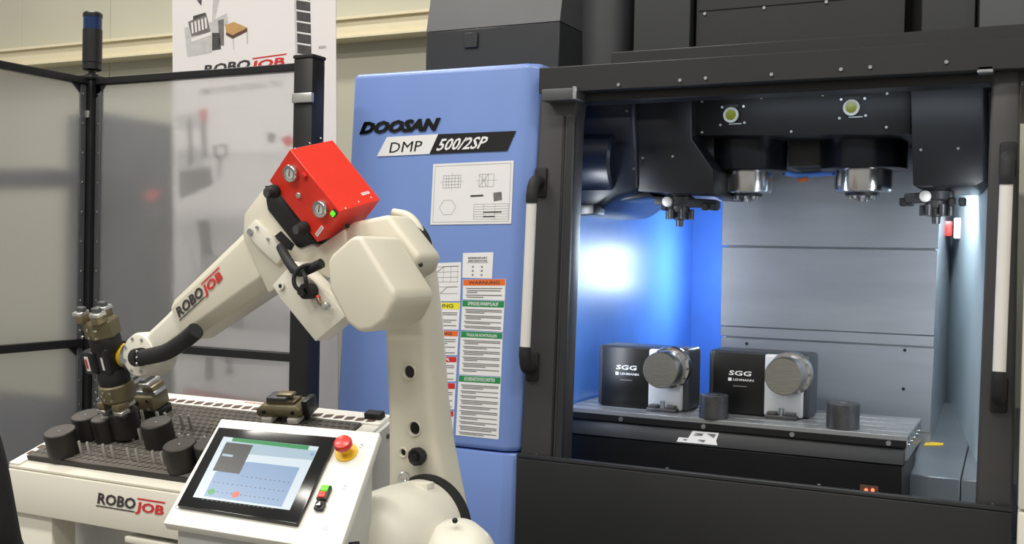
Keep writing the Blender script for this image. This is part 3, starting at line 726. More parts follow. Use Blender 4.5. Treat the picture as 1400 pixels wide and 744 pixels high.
# rack picture on the right
shape([(404, 0), (424, 0), (426, 84), (406, 86)], 'dgrey_print')
for k in range(6):
    y_ = -2+k*15; shape([(405+k*.3, y_), (425, y_+3), (425, y_+5.2), (405+k*.3, y_+2.2)], 'banner', y=YB-.0012)
shape([(402, 0), (405, 0), (407, 86), (404, 86)], 'lgrey_print', y=YB-.0012)
ptext('lettering', 'ROBO', PB, (436, 67), (446, 66), (436, 63), 'grey_print', sh)
# pictures seen through the frosted pane
shape([(240, 160), (280, 150), (285, 175), (244, 178)], 'lgrey_print')
shape([(256, 160), (262, 159), (264, 225), (258, 228)], 'mgrey_print')
shape([(272, 150), (283, 148), (283, 165), (275, 168)], 'pink_print', y=YB-.0012)
shape([(274, 166), (280, 165), (284, 215), (277, 216)], 'mgrey_print', y=YB-.0012)
shape([(242, 205), (272, 200), (290, 250), (244, 275)], 'lgrey_print')
shape([(244, 235), (288, 228), (291, 252), (246, 272)], 'mgrey_print', y=YB-.0012)
shape([(291, 200), (310, 196), (312, 213), (294, 218)], 'mgrey_print'); shape([(296, 202), (307, 200), (308, 211), (297, 214)], 'banner', y=YB-.0012)
shape([(299, 217), (303, 216), (301, 245), (298, 245)], 'mgrey_print')
shape([(366, 180), (378, 184), (374, 196), (366, 194)], 'mgrey_print'); shape([(384, 190), (396, 184), (404, 196), (392, 202)], 'red_print')
shape([(270, 302), (286, 300), (290, 350), (276, 352)], 'mgrey_print'); shape([(272, 350), (298, 346), (302, 400), (280, 410)], 'lgrey_print')
shape([(313, 420), (350, 410), (420, 440), (400, 458), (330, 455)], 'lgrey_print'); shape([(310, 425), (325, 415), (335, 450), (315, 450)], 'mgrey_print', y=YB-.0012)
shape([(280, 490), (290, 490), (294, 520), (282, 520)], 'mgrey_print'); shape([(308, 490), (316, 490), (320, 512), (310, 512)], 'mgrey_print')
shape([(250, 528), (450, 560), (450, 580), (250, 560)], 'lgrey_print'); shape([(250, 532), (400, 556), (400, 561), (250, 538)], 'pink_print', y=YB-.0012)

# ================================================================== equipment seen dimly behind the fence
eq = thing('switch_cabinet', 'dark grey stepped switch cabinet seen blurred through the frosted pane', 'cabinet', (-5.0, 4.9, 0))
yq = 4.6
A_ = [at(px, py, Y=yq) for px, py in ((142, 154), (192, 164), (192, 178), (226, 184), (226, 300), (198, 300))]
make('body', B().prism([Vector((A_[0].x-.3, yq, 0)), Vector((A_[0].x-.3, yq, A_[0].z)), A_[0], A_[1], A_[2], A_[3], A_[4], A_[5], Vector((A_[5].x, yq, 0))], (0, .6, 0)), 'cabinet_grey', eq, bevel=.01)
p = at(172, 268, Y=yq); make('red_knob', B().rev(at(213, 268, Y=yq), (0, -1, 0), [(0, .03), (.04, .03)], 16), 'estop', eq)
make('door_panel', B().box((A_[0].x-.2, yq-.012, .3), (A_[0].x+.05, yq, A_[0].z-.15)), 'cabinet_grey', eq, bevel=.006)
eq2 = thing('grey_workbench', 'dark grey bench seen blurred through the left frosted pane', 'bench', (-6.2, 4.3, 0))
make('bench_top', B().box((-7.6, 4.05, 1.83), (-4.72, 4.5, 1.91)), 'cabinet_grey', eq2, bevel=.01)
make('bench_body', B().box((-7.5, 4.06, .02), (-4.75, 4.5, .62)), 'cabinet_grey', eq2, bevel=.01)
for x in (-7.5, -4.85): make('upright', B().box((x, 4.3, .6), (x+.08, 4.4, 1.84)), 'cabinet_grey', eq2)

# ================================================================== loading table (tilted raster plate)
TT = math.radians(18); TN = Vector((0, -math.sin(TT), math.cos(TT))); TV = Vector((0, math.cos(TT), math.sin(TT))); TU = Vector((1, 0, 0))
TO = Vector((0, 2.288, .84))
def tp_(u, v, n=0.): return TO + TU*u + TV*v + TN*n
def on_t(px, py, off=0.): return on_plane(px, py, TO+TN*off, TN)
lt = thing('loading_table', 'white robot loading table with tilted raster plate full of pins', 'table', (-2.28, 2.5, 0))
UL, UR = -2.80, -1.752; VB = .512; VF = -.02
# housing with sloping top
prof = [(VF, 0)]
f0 = tp_(0, VF, -.010); bk = tp_(0, VB, -.004)
body = make('housing', B().prism([(UL+.004, f0.y+.003, f0.z-.004), (UL+.004, bk.y, bk.z), (UL+.004, bk.y, .705), (UL+.004, f0.y+.003, .705)], (UR-UL-.008, 0, 0)), 'whitegrey', lt, bevel=.004)
# front apron
ap = make('apron', B().box((UL, f0.y-.008, .695), (UR, f0.y+.006, f0.z-.002)), 'cream', lt, bevel=.003)
# rim strips around the plate
make('rim', B().fbox((tp_(UL, VF)+tp_(UR, VF))/2+TV*.022+TN*-.007, TU, TV, TN, UR-UL, .044, .01), 'cream', lt, bevel=.004)
rb = make('rim', B().fbox((tp_(UL, VB)+tp_(UR, VB))/2-TV*.035+TN*.002, TU, TV, TN, UR-UL, .07, .02), 'white', lt, bevel=.003)
make('rim', B().fbox((tp_(UL, .25)+tp_(UL, .25))/2+TU*.022, TU, TV, TN, .044, VB-VF, .012), 'white', lt, bevel=.004)
make('rim', B().fbox(tp_(UR, .25)-TU*.03, TU, TV, TN, .06, VB-VF, .014), 'white', lt, bevel=.004)
# plate
PU0, PU1, PV0, PV1 = -2.757, -1.815, .024, .44
pal = make('raster_plate', B().fbox(tp_((PU0+PU1)/2, (PV0+PV1)/2, .006), TU, TV, TN, PU1-PU0, PV1-PV0, .018), 'pallet', lt, bevel=.003)
make('plate_edge', B().fbox(tp_((PU0+PU1)/2, PV0-.002, .004), TU, TV, TN, PU1-PU0+.004, .006, .02), 'pallet_edge', lt)
bb = B()
for i in range(38):
    for j in range(17):
        u = PU0+.018+i*.0247+(.01235 if j % 2 else 0); v = PV0+.02+j*.0235
        if u > PU1-.01: continue
        c = tp_(u, v, .0153)
        bb.quad([c+TU*(.0062*math.cos(k*math.pi/4))+TV*(.0062*math.sin(k*math.pi/4)) for k in range(8)])
make('holes', bb, 'hole', pal, kind='stuff')
bb = B()
for i in range(38):
    for j in range(17):
        u = PU0+.018+i*.0247+(.01235 if j % 2 else 0); v = PV0+.02+j*.0235
        if u > PU1-.012: continue
        c = tp_(u, v, .0153); seg = 8; prof = [(.0066, 0), (.0085, .0016), (.0104, 0)]
        rows = [[bb.bm.verts.new(c+TU*(r*math.cos(k*2*math.pi/seg))+TV*(r*math.sin(k*2*math.pi/seg))+TN*n_) for k in range(seg)] for r, n_ in prof]
        for r0, r1 in zip(rows, rows[1:]):
            for k in range(seg): bb.bm.faces.new([r0[k], r0[(k+1) % seg], r1[(k+1) % seg], r1[k]])
make('hole_collars', bb, 'pallet', pal, kind='stuff')
# indicator slots in the rims
for k in range(24):
    u = -2.70+k*.0395
    make('slot', B().fbox(tp_(u, .462, .0125), (TU+TV*.25).normalized(), TV, TN, .026, .018, .003), 'slot', rb)
for v in (.05, .09, .21, .25):
    make('slot', B().fbox(tp_(UL+.022, v, .0065), TU, TV, TN, .018, .022, .002), 'slot', rb)
p = on_t(330, 559); text('lettering', 'ROBOJOB', tp_(-2.30, .492, .0128), TU, TV, .10, .009, 'pink_print', rb)
# pins: pairs on a regular raster
pin_me = None
for v in (.067, .18, .293):
    for k in range(8):
        for e in (0, .034):
            u = -2.673+k*.0975+e
            if v > .25 and k > 3: continue
            if u > -1.9: continue
            base = tp_(u, v, .0145)
            if pin_me is None:
                o = make('pin', B().rev(base, TN, [(0, .0054), (.040, .0054), (.044, .0035)], 10), 'alu', lt); pin_me = o; pin_b = base
            else:
                o = pin_me.copy(); COL.objects.link(o); o.parent = lt; o.location = base-pin_b
# logo and lower cabinets
PAp = lambda px, py: at(px, py, Y=f0.y-.009)
a, c = PAp(131, 695), PAp(226, 705); robo_logo(a, Vector((1, 0, 0)), Vector((0, 0, 1)), (c-a).length, .058, ap)
xl = PAp(64, 715).x; xr = PAp(172, 735).x
make('leg', B().box((UL+.01, f0.y+.01, 0), (xl, f0.y+.10, .695)), 'cream', lt, bevel=.005)
make('leg', B().box((UL+.01, bk.y-.10, 0), (xl, bk.y-.01, .695)), 'cream', lt, bevel=.005)
make('rear_panel', B().box((UL+.02, f0.y+.22, .05), (xr+.1, f0.y+.24, .695)), 'whitegrey', lt)
cb = make('lower_cabinet', B().box((xr, f0.y+.004, .05), (UR-.01, bk.y-.02, .66)), 'cream', lt, bevel=.005)
make('cabinet_top_lip', B().box((xr-.008, f0.y-.006, .662), (UR-.01, f0.y+.05, .68)), 'cream', lt, bevel=.003)
make('cabinet_door', B().box((xr+.02, f0.y-.004, .1), (-2.0, f0.y+.004, .64)), 'cream', cb, bevel=.004)
# right side panel with bolts
sp_ = make('side_panel', B().prism([(UR, f0.y-.0, .05), (UR, f0.y-.0, f0.z+.004), (UR, bk.y+.004, bk.z+.008), (UR, bk.y+.004, .05)], (.016, 0, 0)), 'whitegrey', lt, bevel=.002, seg=1)
for v, dz in ((.40, -.03), (.46, -.03), (.50, -.05), (.50, -.10), (.50, -.15)):
    q_ = tp_(UR+.016, v, 0); make('bolt', B().cyl((q_.x, q_.y, q_.z+dz), (q_.x+.005, q_.y, q_.z+dz), .007, 10), 'machine_lt', sp_)
q_ = tp_(UR-.04, VB-.03, .02); make('black_cap', B().fbox(q_, TU, TV, TN, .06, .03, .024), 'rubber', lt, bevel=.005)

# workpieces on the plate
cyl_l = ['dark round blank at the front left corner of the raster plate', 'dark round blank in the second pin row, leftmost of it', 'dark round blank half hidden left of the one in the gripper',
         'dark round blank right of the gripper in the second pin row', 'dark round blank in the front pin row beside the touch screen console', 'dark round blank mostly hidden behind the touch screen console']
def blank(base, ax, lab, r=.046, hgt=.075):
    t = thing('round_blank', lab, 'workpiece', base, 'dark round blanks')
    make('body', B().rev(base, ax, [(0, r-.001), (.001, r), (hgt-.002, r), (hgt, r-.002)], 36), 'workpiece', t)
    make('top_face', B().rev(base+ax*(hgt-.0003), ax, [(0, r-.003), (.0008, r-.003)], 36), 'workpiece_top', t)
    make('centre_mark', B().rev(base+ax*hgt, ax, [(0, .004), (.0014, .003)], 10), 'zinc', t)
for lab, (px, py, r) in zip(cyl_l, ((81, 589, .047), (117, 567, .045), (140, 571, .036), (213, 577, .046), (245, 607, .047), (286, 606, .044))):
    top = on_t(px, py, .0152+.075); blank(top-TN*.075, TN, lab, r)

# spare grippers parked on the plate
def gripper_unit(parent, c, u, v, n, s=1.0, olive='olive'):
    """parallel gripper: c base centre, n pointing to the jaws, u jaw direction"""
    make('gripper_base', B().fbox(c+n*(.012*s), u, v, n, .115*s, .07*s, .024*s), 'black', parent, bevel=.004)
    make('gripper_body', B().fbox(c+n*(.046*s), u, v, n, .11*s, .074*s, .046*s), olive, parent, bevel=.008*s, seg=2)
    make('guide_rail', B().fbox(c+n*(.074*s), u, v, n, .12*s, .05*s, .012*s), 'zinc', parent, bevel=.002, seg=1)
    for k in (-1, 1):
        j = make('jaw', B().fbox(c+u*(k*.038*s)+n*(.086*s), u, v, n, .036*s, .052*s, .016*s), 'brass', parent, bevel=.003)
        make('jaw_insert', B().fbox(c+u*(k*.03*s)+n*(.099*s), u, v, n, .03*s, .06*s, .012*s), 'alu', j, bevel=.002, seg=1)
        make('jaw_pad', B().fbox(c+u*(k*.024*s)+n*(.109*s), u, v, n, .018*s, .05*s, .01*s), 'machine_lt', j, bevel=.002, seg=1)
    for i in (-1, 1):
        for k in (-1, 1):
            p = c+u*(i*.04*s)-v*(.037*s)+n*((.046+k*.012)*s); make('screw', B().cyl(p, p-v*.003, .005*s, 10), 'steel', parent)
    p = c-v*(.037*s)+n*(.05*s); make('air_port', B().cyl(p, p-v*.004, .008*s, 12), 'black', parent)
for (px, py, ang, lab) in ((203, 566, .1, 'olive metal gripper parked on the raster plate behind the robot wrist'), (393, 571, .12, 'olive metal gripper parked at the back rim above the touch screen')):
    p = on_t(px, py, .016)
    u = (TU*math.cos(ang)+TV*math.sin(ang)).normalized(); v = TN.cross(u)
    t = thing('parked_gripper', lab, 'gripper', p, 'spare grippers on the loading table')
    if px < 300:
        gripper_unit(t, p, u, v, TN, 1.15)
    else:
        for k in (-1, 1):
            make('support', B().fbox(p+u*(k*.045)+TN*.010-v*.01, u, v, TN, .036, .075, .018), 'alu_soft', t, bevel=.003)
            make('support_foot', B().fbox(p+u*(k*.05)+TN*.006+v*.02, u, v, TN, .045, .05, .012), 'black', t, bevel=.003)
        make('gripper_body', B().loft([[p+u*(x*a)+v*(y*b_)+TN*z for x, y in ((-1, -1), (1, -1), (1, 1), (-1, 1))] for a, b_, z in ((.074, .04, .02), (.078, .044, .03), (.076, .042, .046), (.058, .034, .056))]), 'olive', t, bevel=.003)
        make('guide_rail', B().fbox(p+TN*.060, u, v, TN, .10, .045, .010), 'brass', t, bevel=.002)
        make('jaw', B().fbox(p+TN*.070-u*.012, u, v, TN, .07, .05, .014), 'machine_lt', t, bevel=.004)
        make('jaw_insert', B().fbox(p+TN*.079+u*.012, u, v, TN, .055, .03, .010), 'brass', t, bevel=.003)
        make('side_block', B().fbox(p+TN*.045+u*.086, u, v, TN, .022, .06, .05), 'black', t, bevel=.004)
        for i in (-1, 1):
            q_ = p+u*(i*.05)-v*.0425+TN*.038; make('screw', B().cyl(q_, q_-v*.004, .006, 10), 'black', t)

# ================================================================== touch screen console
cy, ct = .181, .696; sc_ = .80
CW = Vector((math.cos(cy), math.sin(cy), 0)); _n = Vector((-math.sin(cy), math.cos(cy), 0))
CV = math.cos(ct)*_n + math.sin(ct)*Vector((0, 0, 1)); CN = CW.cross(CV)
CO = CC + (Vector((-1.998, 2.45, .861))-CC)*sc_
def on_c(px, py, off=0.): return on_plane(px, py, CO+CN*off, CN)
def slab(pts, n0, n1): return B().prism([on_c(*p)+CN*n0 for p in pts], CN*(n1-n0))
con = thing('control_console', 'white tilted operator console with a touch screen and red emergency stop', 'console', (CO.x, CO.y, 0))
plate_px = ((301, 570), (519, 589), (463, 752), (221, 713))
fp = make('face_plate', slab(plate_px, -.030, -.006), 'white', con, bevel=.004)
# housing under the plate down to a pedestal
P4 = [on_c(*p)-CN*.032 for p in plate_px]
ctr = sum(P4, Vector())/4
P4 = [ctr+(p-ctr)*.91 for p in P4]
dn = [Vector((p.x, p.y, .60)) for p in P4]
make('console_housing', B().loft([P4, dn]), 'whitegrey', con, bevel=.006)
make('pedestal', B().loft([[Vector((ctr.x, ctr.y, 0))+CW*(i*.12)+_n*(j*.08) for i, j in ((-1, -1), (1, -1), (1, 1), (-1, 1))], [Vector((ctr.x, ctr.y, .6))+CW*(i*.12)+_n*(j*.08) for i, j in ((-1, -1), (1, -1), (1, 1), (-1, 1))]]), 'cream', con, bevel=.01)
bz = make('screen_bezel', slab(((300, 586), (462, 600), (407, 719), (243, 693)), -.006, .006), 'black_gloss', con, bevel=.003)
scr = make('screen', slab(((307, 599.5), (437, 613.5), (397, 700), (265, 682)), .0055, .0064), 'scr_white', con)
def ui(pts, m, name='screen_tile', n=.0066): return make(name, B().quad([on_c(*p)+CN*n for p in pts]), m, scr)
ui(((311, 606), (434, 619), (428, 632), (303, 620)), 'scr_lblue')
ui(((320, 601), (424, 612.5), (422, 618), (318, 606)), 'scr_green', 'title_bar', .0068)
ui(((340, 634), (411, 642), (386, 696), (280, 681), (296, 648)), 'scr_blue', n=.0067)
ui(((311, 607.5), (347.5, 611.5), (328.5, 651), (292, 646)), 'scr_dark', 'dialog', .0070)
ui(((306, 623), (320.5, 625), (319, 628), (304.5, 626)), 'scr_lblue', 'dialog_field', .0072)
for px, py, m in ((290.5, 675, 'scr_bgreen'), (323.5, 679, 'scr_red')):
    c = on_c(px, py)+CN*.0070; make('touch_button', B().quad([c+CW*(.0088*math.cos(k*math.pi/8))+CV*(.0088*math.sin(k*math.pi/8)) for k in range(16)]), m, scr)
bb = B()
for r_ in range(4):
    for k in range(16):
        px, py = 300+k*6.3-r_*7.5, 650+k*.85+r_*12
        if px > 404-r_*7 or (r_ == 0 and px < 331): continue
        c = on_c(px, py)+CN*.0069; bb.quad([c, c+CW*.004, c+CW*.004+CV*.002, c+CV*.002])
make('screen_numbers', bb, 'scr_dark', scr, kind='stuff')
c = on_c(428, 624)+CN*.0069; make('screen_icon', B().quad([c+CW*(.005*math.cos(k*math.pi/5))+CV*(.005*math.sin(k*math.pi/5)) for k in range(10)]), 'scr_blue', scr)
# emergency stop
c = on_c(473, 617)-CN*.006
es = make('emergency_stop', B().rev(c, CN, [(0, .027), (.003, .027), (.004, .026)], 32), 'yellow', con, label='red mushroom emergency stop on yellow plate')
make('stop_collar', B().rev(c+CN*.003, CN, [(0, .012), (.022, .012)], 20), 'yellow', es)
make('stop_knob', B().rev(c+CN*.022, CN, [(0, .014), (.004, .021), (.012, .022), (.018, .019), (.0205, .012)], 28), 'estop', es)
# buttons
def pb(px, py, w_, h_, m, lab=None, d=.010, base=True):
    c = on_c(px, py)-CN*.004
    s_ = make('push_button', B().fbox(c+CN*(d/2), CW, CV, CN, w_+.006, h_+.005, d), 'black', con, bevel=.002, label=lab)
    return s_, c+CN*d
s_, c = pb(443.5, 675, .018, .034, 'black', 'green and red push button pair')
make('green_cap', B().fbox(c+CV*.0088+CN*.002, CW, CV, CN, .016, .0155, .005), 'btn_green', s_, bevel=.0015)
make('red_cap', B().fbox(c-CV*.0088+CN*.002, CW, CV, CN, .016, .0155, .005), 'btn_red', s_, bevel=.0015)
s_, c = pb(437.5, 692.5, .016, .016, 'black', 'black selector switch with white arrow')
make('selector_knob', B().rev(c, CN, [(0, .008), (.004, .007)], 16), 'rubber', s_)
make('selector_arrow', B().prism([c+CN*.0042+CW*x+CV*y for x, y in ((-.006, -.005), (.005, -.004), (.001, .006))], CN*.0005), 'paper', s_)
for px, py in ((493, 608), (469.5, 664), (444.5, 720), (294, 592), (267.5, 640), (241.5, 691)):
    c = on_c(px, py)-CN*.0065; make('screw', B().rev(c, CN, [(0, .0055), (.002, .005), (.003, .002)], 12), 'zinc', con)
c = on_c(476, 722)-CN*.05; make('cable_gland', B().tube([c, c+Vector((.012, -.01, -.05)), c+Vector((0, 0, -.11))], .012, 10), 'rubber', con)

# ================================================================== robot arm
AH = Vector((-.99863, .05234, 0)); AM = Vector((.05234, .99863, 0)); UPZ = Vector((0, 0, 1))
RQ = at(585, 600, D=2.8); RQ.z = 0
def ar(px, py, k): return on_plane(px, py, RQ+AM*k, AM)
def aprism(pts, k, th): return B().prism([ar(px, py, k) for px, py in pts], AM*th)
rob = thing('robot_arm', 'cream white industrial robot arm reaching over the loading table', 'robot', RQ)
# base and turret
J2 = ar(588, 716, 0)
make('base', B().rev(RQ, UPZ, [(0, .22), (.03, .22), (.04, .17), (.30, .16), (.42, .19), (.46, .19)], 40), 'robot', rob)
make('turret', B().rev(RQ+AM*-.10+Vector((0, 0, .46)), UPZ, [(0, .19), (.06, .20), (.16, .19), (.24, .15), (.27, .10)], 40), 'robot', rob)
hub = make('shoulder_hub', B().rev(J2-AM*.03, -AM, [(0, .120), (.10, .124), (.18, .122), (.22, .114), (.255, .096), (.28, .06), (.288, .03)], 48), 'robot_w', rob)
make('shoulder_seal', B().rev(J2-AM*.034, AM, [(0, .127), (.03, .129), (.034, .12)], 48), 'rubber', rob)
c = ar(628, 745, -.12)
make('shoulder_motor', B().rev(c+AM*.06+Vector((0, 0, -.12)), (-AM+UPZ*1.1).normalized(), [(0, .10), (.12, .102), (.16, .092), (.185, .06), (.19, .02)], 36), 'robot_w', rob)
c = ar(552, 668, -.06)
eb = make('eye_bolt', B().cyl(c, c+UPZ*.016, .007, 12), 'zinc', hub)
make('bolt_ring', B().torus(c+UPZ*.028, AH+AM, .011, .004, 20, 8), 'zinc', hub)
make('hub_block', B().fbox(ar(580, 667, -.08), AH, AM, UPZ, .04, .035, .03), 'robot_w', hub, bevel=.004)
for px, py, k in ((552, 697, -.20), (622, 712, -.16)):
    p = ar(px, py, k); make('cap_screw', B().ball(p, .007), 'black', hub)
# lower arm
la = make('lower_arm', aprism([(522, 352), (524, 450), (528, 560), (529, 640), (528, 700), (540, 770), (575, 792), (610, 770), (618, 722), (611, 688), (603, 648), (595, 605), (588, 548), (579, 430), (573, 380), (565, 330), (550, 305), (530, 315)], 0.0, .105), 'robot', rob, bevel=.020, seg=4)
def dark_hole(px, py, r, sx=1.):
    p = ar(px, py, -.0015)
    return make('arm_hole', B().prism([p+AH*(r*sx*math.cos(k*math.pi/10))+UPZ*(r*math.sin(k*math.pi/10)) for k in range(20)], AM*.002), 'black_gloss', la)
for px, py, r in ((553, 431, .0165), (561, 508, .0165), (568, 585, .0165), (552.5, 618, .009)):
    p = ar(px-1.5, py+1, -.001)
    make('hole_rim', B().torus(p, AM, r+.003, .003, 24, 6), 'robot', la)
    dark_hole(px, py, r)
p = ar(575, 623, 0)
make('knob', B().rev(p, -AM, [(0, .02), (.01, .024), (.024, .024), (.028, .02), (.022, .012)], 10), 'rubber', la, label='black ribbed knob', smooth=20)
make('knob_socket', B().cyl(p-AM*.02, p-AM*.0265, .010, 6), 'black', la)
# elbow
J3 = ar(546, 348, -.02)
make('elbow_seal', B().rev(ar(546, 346, -.02), AM, [(-.004, .088), (.02, .092), (.024, .08)], 40), 'rubber', rob)
ub = make('elbow_housing', aprism([(452, 350), (468, 312), (482, 303), (530, 293), (574, 350), (566, 372), (520, 400), (470, 400)], -.13, .105), 'robot', rob, bevel=.014, seg=3)
ec = make('elbow_cover', aprism([(446, 358), (452, 348), (480, 323), (492, 322), (540, 400), (539, 415), (526, 440), (508, 453), (490, 455), (474, 443), (449, 396)], -.30, .165), 'robot', rob, bevel=.022, seg=4)
for px, py, k in ((575, 362, -.14), (475, 309, -.13)):
    p = ar(px, py, k); make('cap_screw', B().ball(p, .006), 'black', ub)
make('elbow_rib', B().tube([ar(538, 291, -.01), ar(558, 296, -.01), ar(572, 312, -.01), ar(581, 340, -.01)], .012, 10), 'robot', ub)
# forearm frame
F0, F1, F2 = ar(385, 340, -.06), ar(264, 437, -.06), ar(207, 484, -.06)
FA = (F1-F0).normalized(); FN = FA.cross(AM).normalized()
if FN.z < 0: FN = -FN
def octo(c, a, hn, hm, ch, A=None, N=None):
    N = N or FN
    return [c+N*y+AM*x for x, y in ((-hm, -hn+ch), (-hm, hn-ch), (-hm+ch, hn), (hm-ch, hn), (hm, hn-ch), (hm, -hn+ch), (hm-ch, -hn), (-hm+ch, -hn))]
rb_ = make('forearm_rear_block', aprism([(333, 292), (362, 254), (372, 262), (432, 338), (470, 312), (474, 352), (452, 382), (415, 372), (392, 386), (366, 402), (331, 324)], -.14, .17), 'robot', rob, bevel=.008, seg=2)
fo = make('forearm', B().loft([octo(F0-FA*.0+FN*.0, FA, .092, .074, .030), octo(F0+FA*.10, FA, .085, .072, .030), octo(F1, FA, .066, .066, .026)]), 'robot', rob, bevel=.005)
# wrist housing
WA = (F2-F1).normalized(); WN = WA.cross(AM).normalized()
if WN.z < 0: WN = -WN
make('wrist_housing', B().loft([octo(F1-WA*.015, WA, .055, .055, .02, N=WN), octo(F1+WA*.05, WA, .05, .05, .02, N=WN), octo(F2, WA, .045, .046, .02, N=WN)]), 'robot_w', rob, bevel=.005)
wr = make('wrist_disc', B().rev(F2+AM*.045, -AM, [(0, .060), (.01, .066), (.085, .066), (.097, .060), (.10, .05)], 40), 'robot_w', rob)
for k in range(8):
    a_ = k*math.pi/4+.2; p = F2-AM*.054+FA*(.05*math.cos(a_))+FN*(.05*math.sin(a_)); make('cap_screw', B().cyl(p, p-AM*.004, .005, 8), 'zinc', wr)
# hose from forearm to wrist
b = B(); b.tube([ar(268, 452, -.17), ar(252, 466, -.165), ar(228, 481, -.15), ar(205, 487, -.135), ar(190, 489, -.125)], .0235, 16); hs = make('cable_hose', b, 'rubber', rob)
make('hose_clamp', B().tube([ar(194, 488, -.128), ar(186, 489, -.122)], .027, 14), 'black', hs)
for dy in (-8, 0, 8): make('screw', B().ball(ar(187, 489+dy, -.15), .004), 'steel', hs)
# logo along the forearm
LO = F0+FA*.36*(F1-F0).length/(F1-F0).length*0
q0 = octo(F0+FA*.10, FA, .085, .072, .030); q1 = octo(F1, FA, .066, .066, .026)
# front face spanned by its lower and upper edges (indices 0 and 1); letters run from the wrist up to the elbow
e_lo0, e_hi0, e_lo1, e_hi1 = q0[0], q0[1], q1[0], q1[1]
lu = (e_hi0-e_hi1).normalized(); lv = (e_hi1-e_lo1).normalized(); lv = (lv-lu*lv.dot(lu)).normalized()
nf = lu.cross(lv); nf = nf if nf.dot(-AM) > 0 else -nf
lw_ = (e_hi0-e_hi1).length
robo_logo(e_hi1+lu*(lw_*.04)-lv*.056+nf*.0025, lu, lv, .215, .054, fo)
# junction box and cables
jb = make('junction_box', aprism([(372, 390), (402, 357), (473, 432), (431, 467), (383, 408)], -.20, .06), 'robot_w', rob, bevel=.003)
for px, py in ((385, 391), (400, 371)):
    p = ar(px, py, -.202); make('corner_screw', B().cyl(p, p-AM*.005, .010, 16), 'robot_w', jb); make('screw_socket', B().cyl(p-AM*.004, p-AM*.0062, .005, 12), 'black', jb)
b = B(); b.tube([ar(384, 338, -.16), ar(396, 360, -.20), ar(410, 372, -.22), ar(440, 360, -.22)], .0125, 12); make('arm_cable', b, 'rubber', rob)
b = B(); b.tube([ar(440, 362, -.21), ar(415, 364, -.24), ar(403, 376, -.25), ar(404, 392, -.25), ar(420, 404, -.235)], .0055, 10); make('arm_cable', b, 'rubber', rob)
b = B(); b.tube([ar(412, 366, -.21), ar(417, 378, -.25), ar(420, 392, -.245), ar(424, 400, -.235)], .0055, 10); make('arm_cable', b, 'rubber', rob)
b = B(); b.tube([ar(447, 332, -.04), ar(452, 318, -.05), ar(458, 308, -.04), ar(464, 302, -.02)], .011, 12); make('arm_cable', b, 'rubber', rob)
c = ar(427, 398, -.205); cn = make('cable_connector', B().rev(c, -AM, [(0, .020), (.03, .020), (.034, .016)], 20), 'rubber', rob)
make('connector_nut', B().rev(c-AM*.034, -AM, [(0, .012), (.012, .012)], 6), 'black', cn)
c = ar(440, 417, -.205); q_ = make('air_fitting', B().tube([ar(434, 406, -.21), ar(437, 413, -.215), ar(446, 419, -.22)], .006, 10), 'brass', rob)
make('red_ring', B().rev(ar(434, 406, -.21), (ar(437, 413, -.215)-ar(434, 406, -.21)), [(0, .0065), (.006, .0065)], 12), 'estop', q_)
make('fitting_end', B().rev(ar(446, 419, -.222), -AM, [(-.006, .010), (.006, .010), (.008, .006)], 14), 'alu', q_)
make('side_slot', B().prism([ar(px, py, -.1415) for px, py in ((375, 323), (384, 316), (402, 334), (398, 342), (390, 340))], AM*.002), 'black', rb_)
make('side_flange', aprism([(334, 316), (348, 300), (372, 324), (388, 350), (378, 362), (352, 338)], -.155, .016), 'robot_w', rob, bevel=.003)
for px, py in ((342.5, 317), (352, 311), (367, 327)):
    p = ar(px, py, -.156); make('cap_screw', B().cyl(p, p-AM*.005, .009 if px < 345 else .004, 12), 'zinc', rb_)

# ================================================================== red pneumatic box on the arm
e1 = CR*.62+CU*-.76+CF*-.197; e2 = CR*.556+CU*.60+CF*-.575; e3 = CR*.553+CU*.247+CF*.795
e1.normalize(); e2 = (e2-e1*e2.dot(e1)).normalized(); e3 = e1.cross(e2); e3 = e3 if e3.dot(CF) > 0 else -e3
DB = 2.72; k_ = DB/FPX
L1, L2, L3 = 114.5*k_, 66.5*k_, 84.9*k_
RB = at(396.5, 204, D=DB)          # corner between front face and long side
def rbx(i, j, k): return RB+e1*(L1*i)-e2*(L2*j)+e3*(L3*k)   # i down the box, j across the front face, k into depth
red = thing('pneumatic_box', 'bright red pneumatic control box with two gauges on the robot arm', 'control box', rbx(1, .5, .5))
make('box_body', B().fbox(rbx(.5, .5, .5), e1, e2, e3, L1, L2, L3), 'red', red, bevel=.0015, seg=1)
fN = -e3
def on_r(px, py, off=0.): return on_plane(px, py, RB+fN*off, fN)
for px, py in ((400, 236.5), (440.5, 285)):
    c = on_r(px, py)
    g = make('gauge', B().rev(c, fN, [(0, .0225), (.012, .0225), (.014, .021), (.0142, .0185), (.011, .018)], 32), 'steel', red)
    make('dial', B().cyl(c, c+fN*.0118, .0183, 28), 'dial', g)
    d = (e1*-.4+e2*.7).normalized(); s_ = d.cross(fN)
    make('needle', B().prism([c+fN*.0121-d*.007-s_*.0012, c+fN*.0121+d*.012-s_*.0004, c+fN*.0121+d*.012+s_*.0004, c+fN*.0121-d*.007+s_*.0012], fN*.0008), 'black', g)
    make('dial_marks', B().torus(c+fN*.0121, fN, .0145, .0008, 24, 4), 'dark_print', g)
for px, py in ((378, 261), (418, 311)):
    c = on_r(px, py)
    kb = make('regulator_knob', B().rev(c, fN, [(0, .016), (.004, .018), (.014, .018), (.016, .014), (.02, .0135), (.034, .0135), (.036, .011)], 20), 'rubber', red, smooth=25)
    make('knob_cap', B().rev(c+fN*.0355, fN, [(0, .0105), (.0015, .0105)], 16), 'machine_lt', kb)
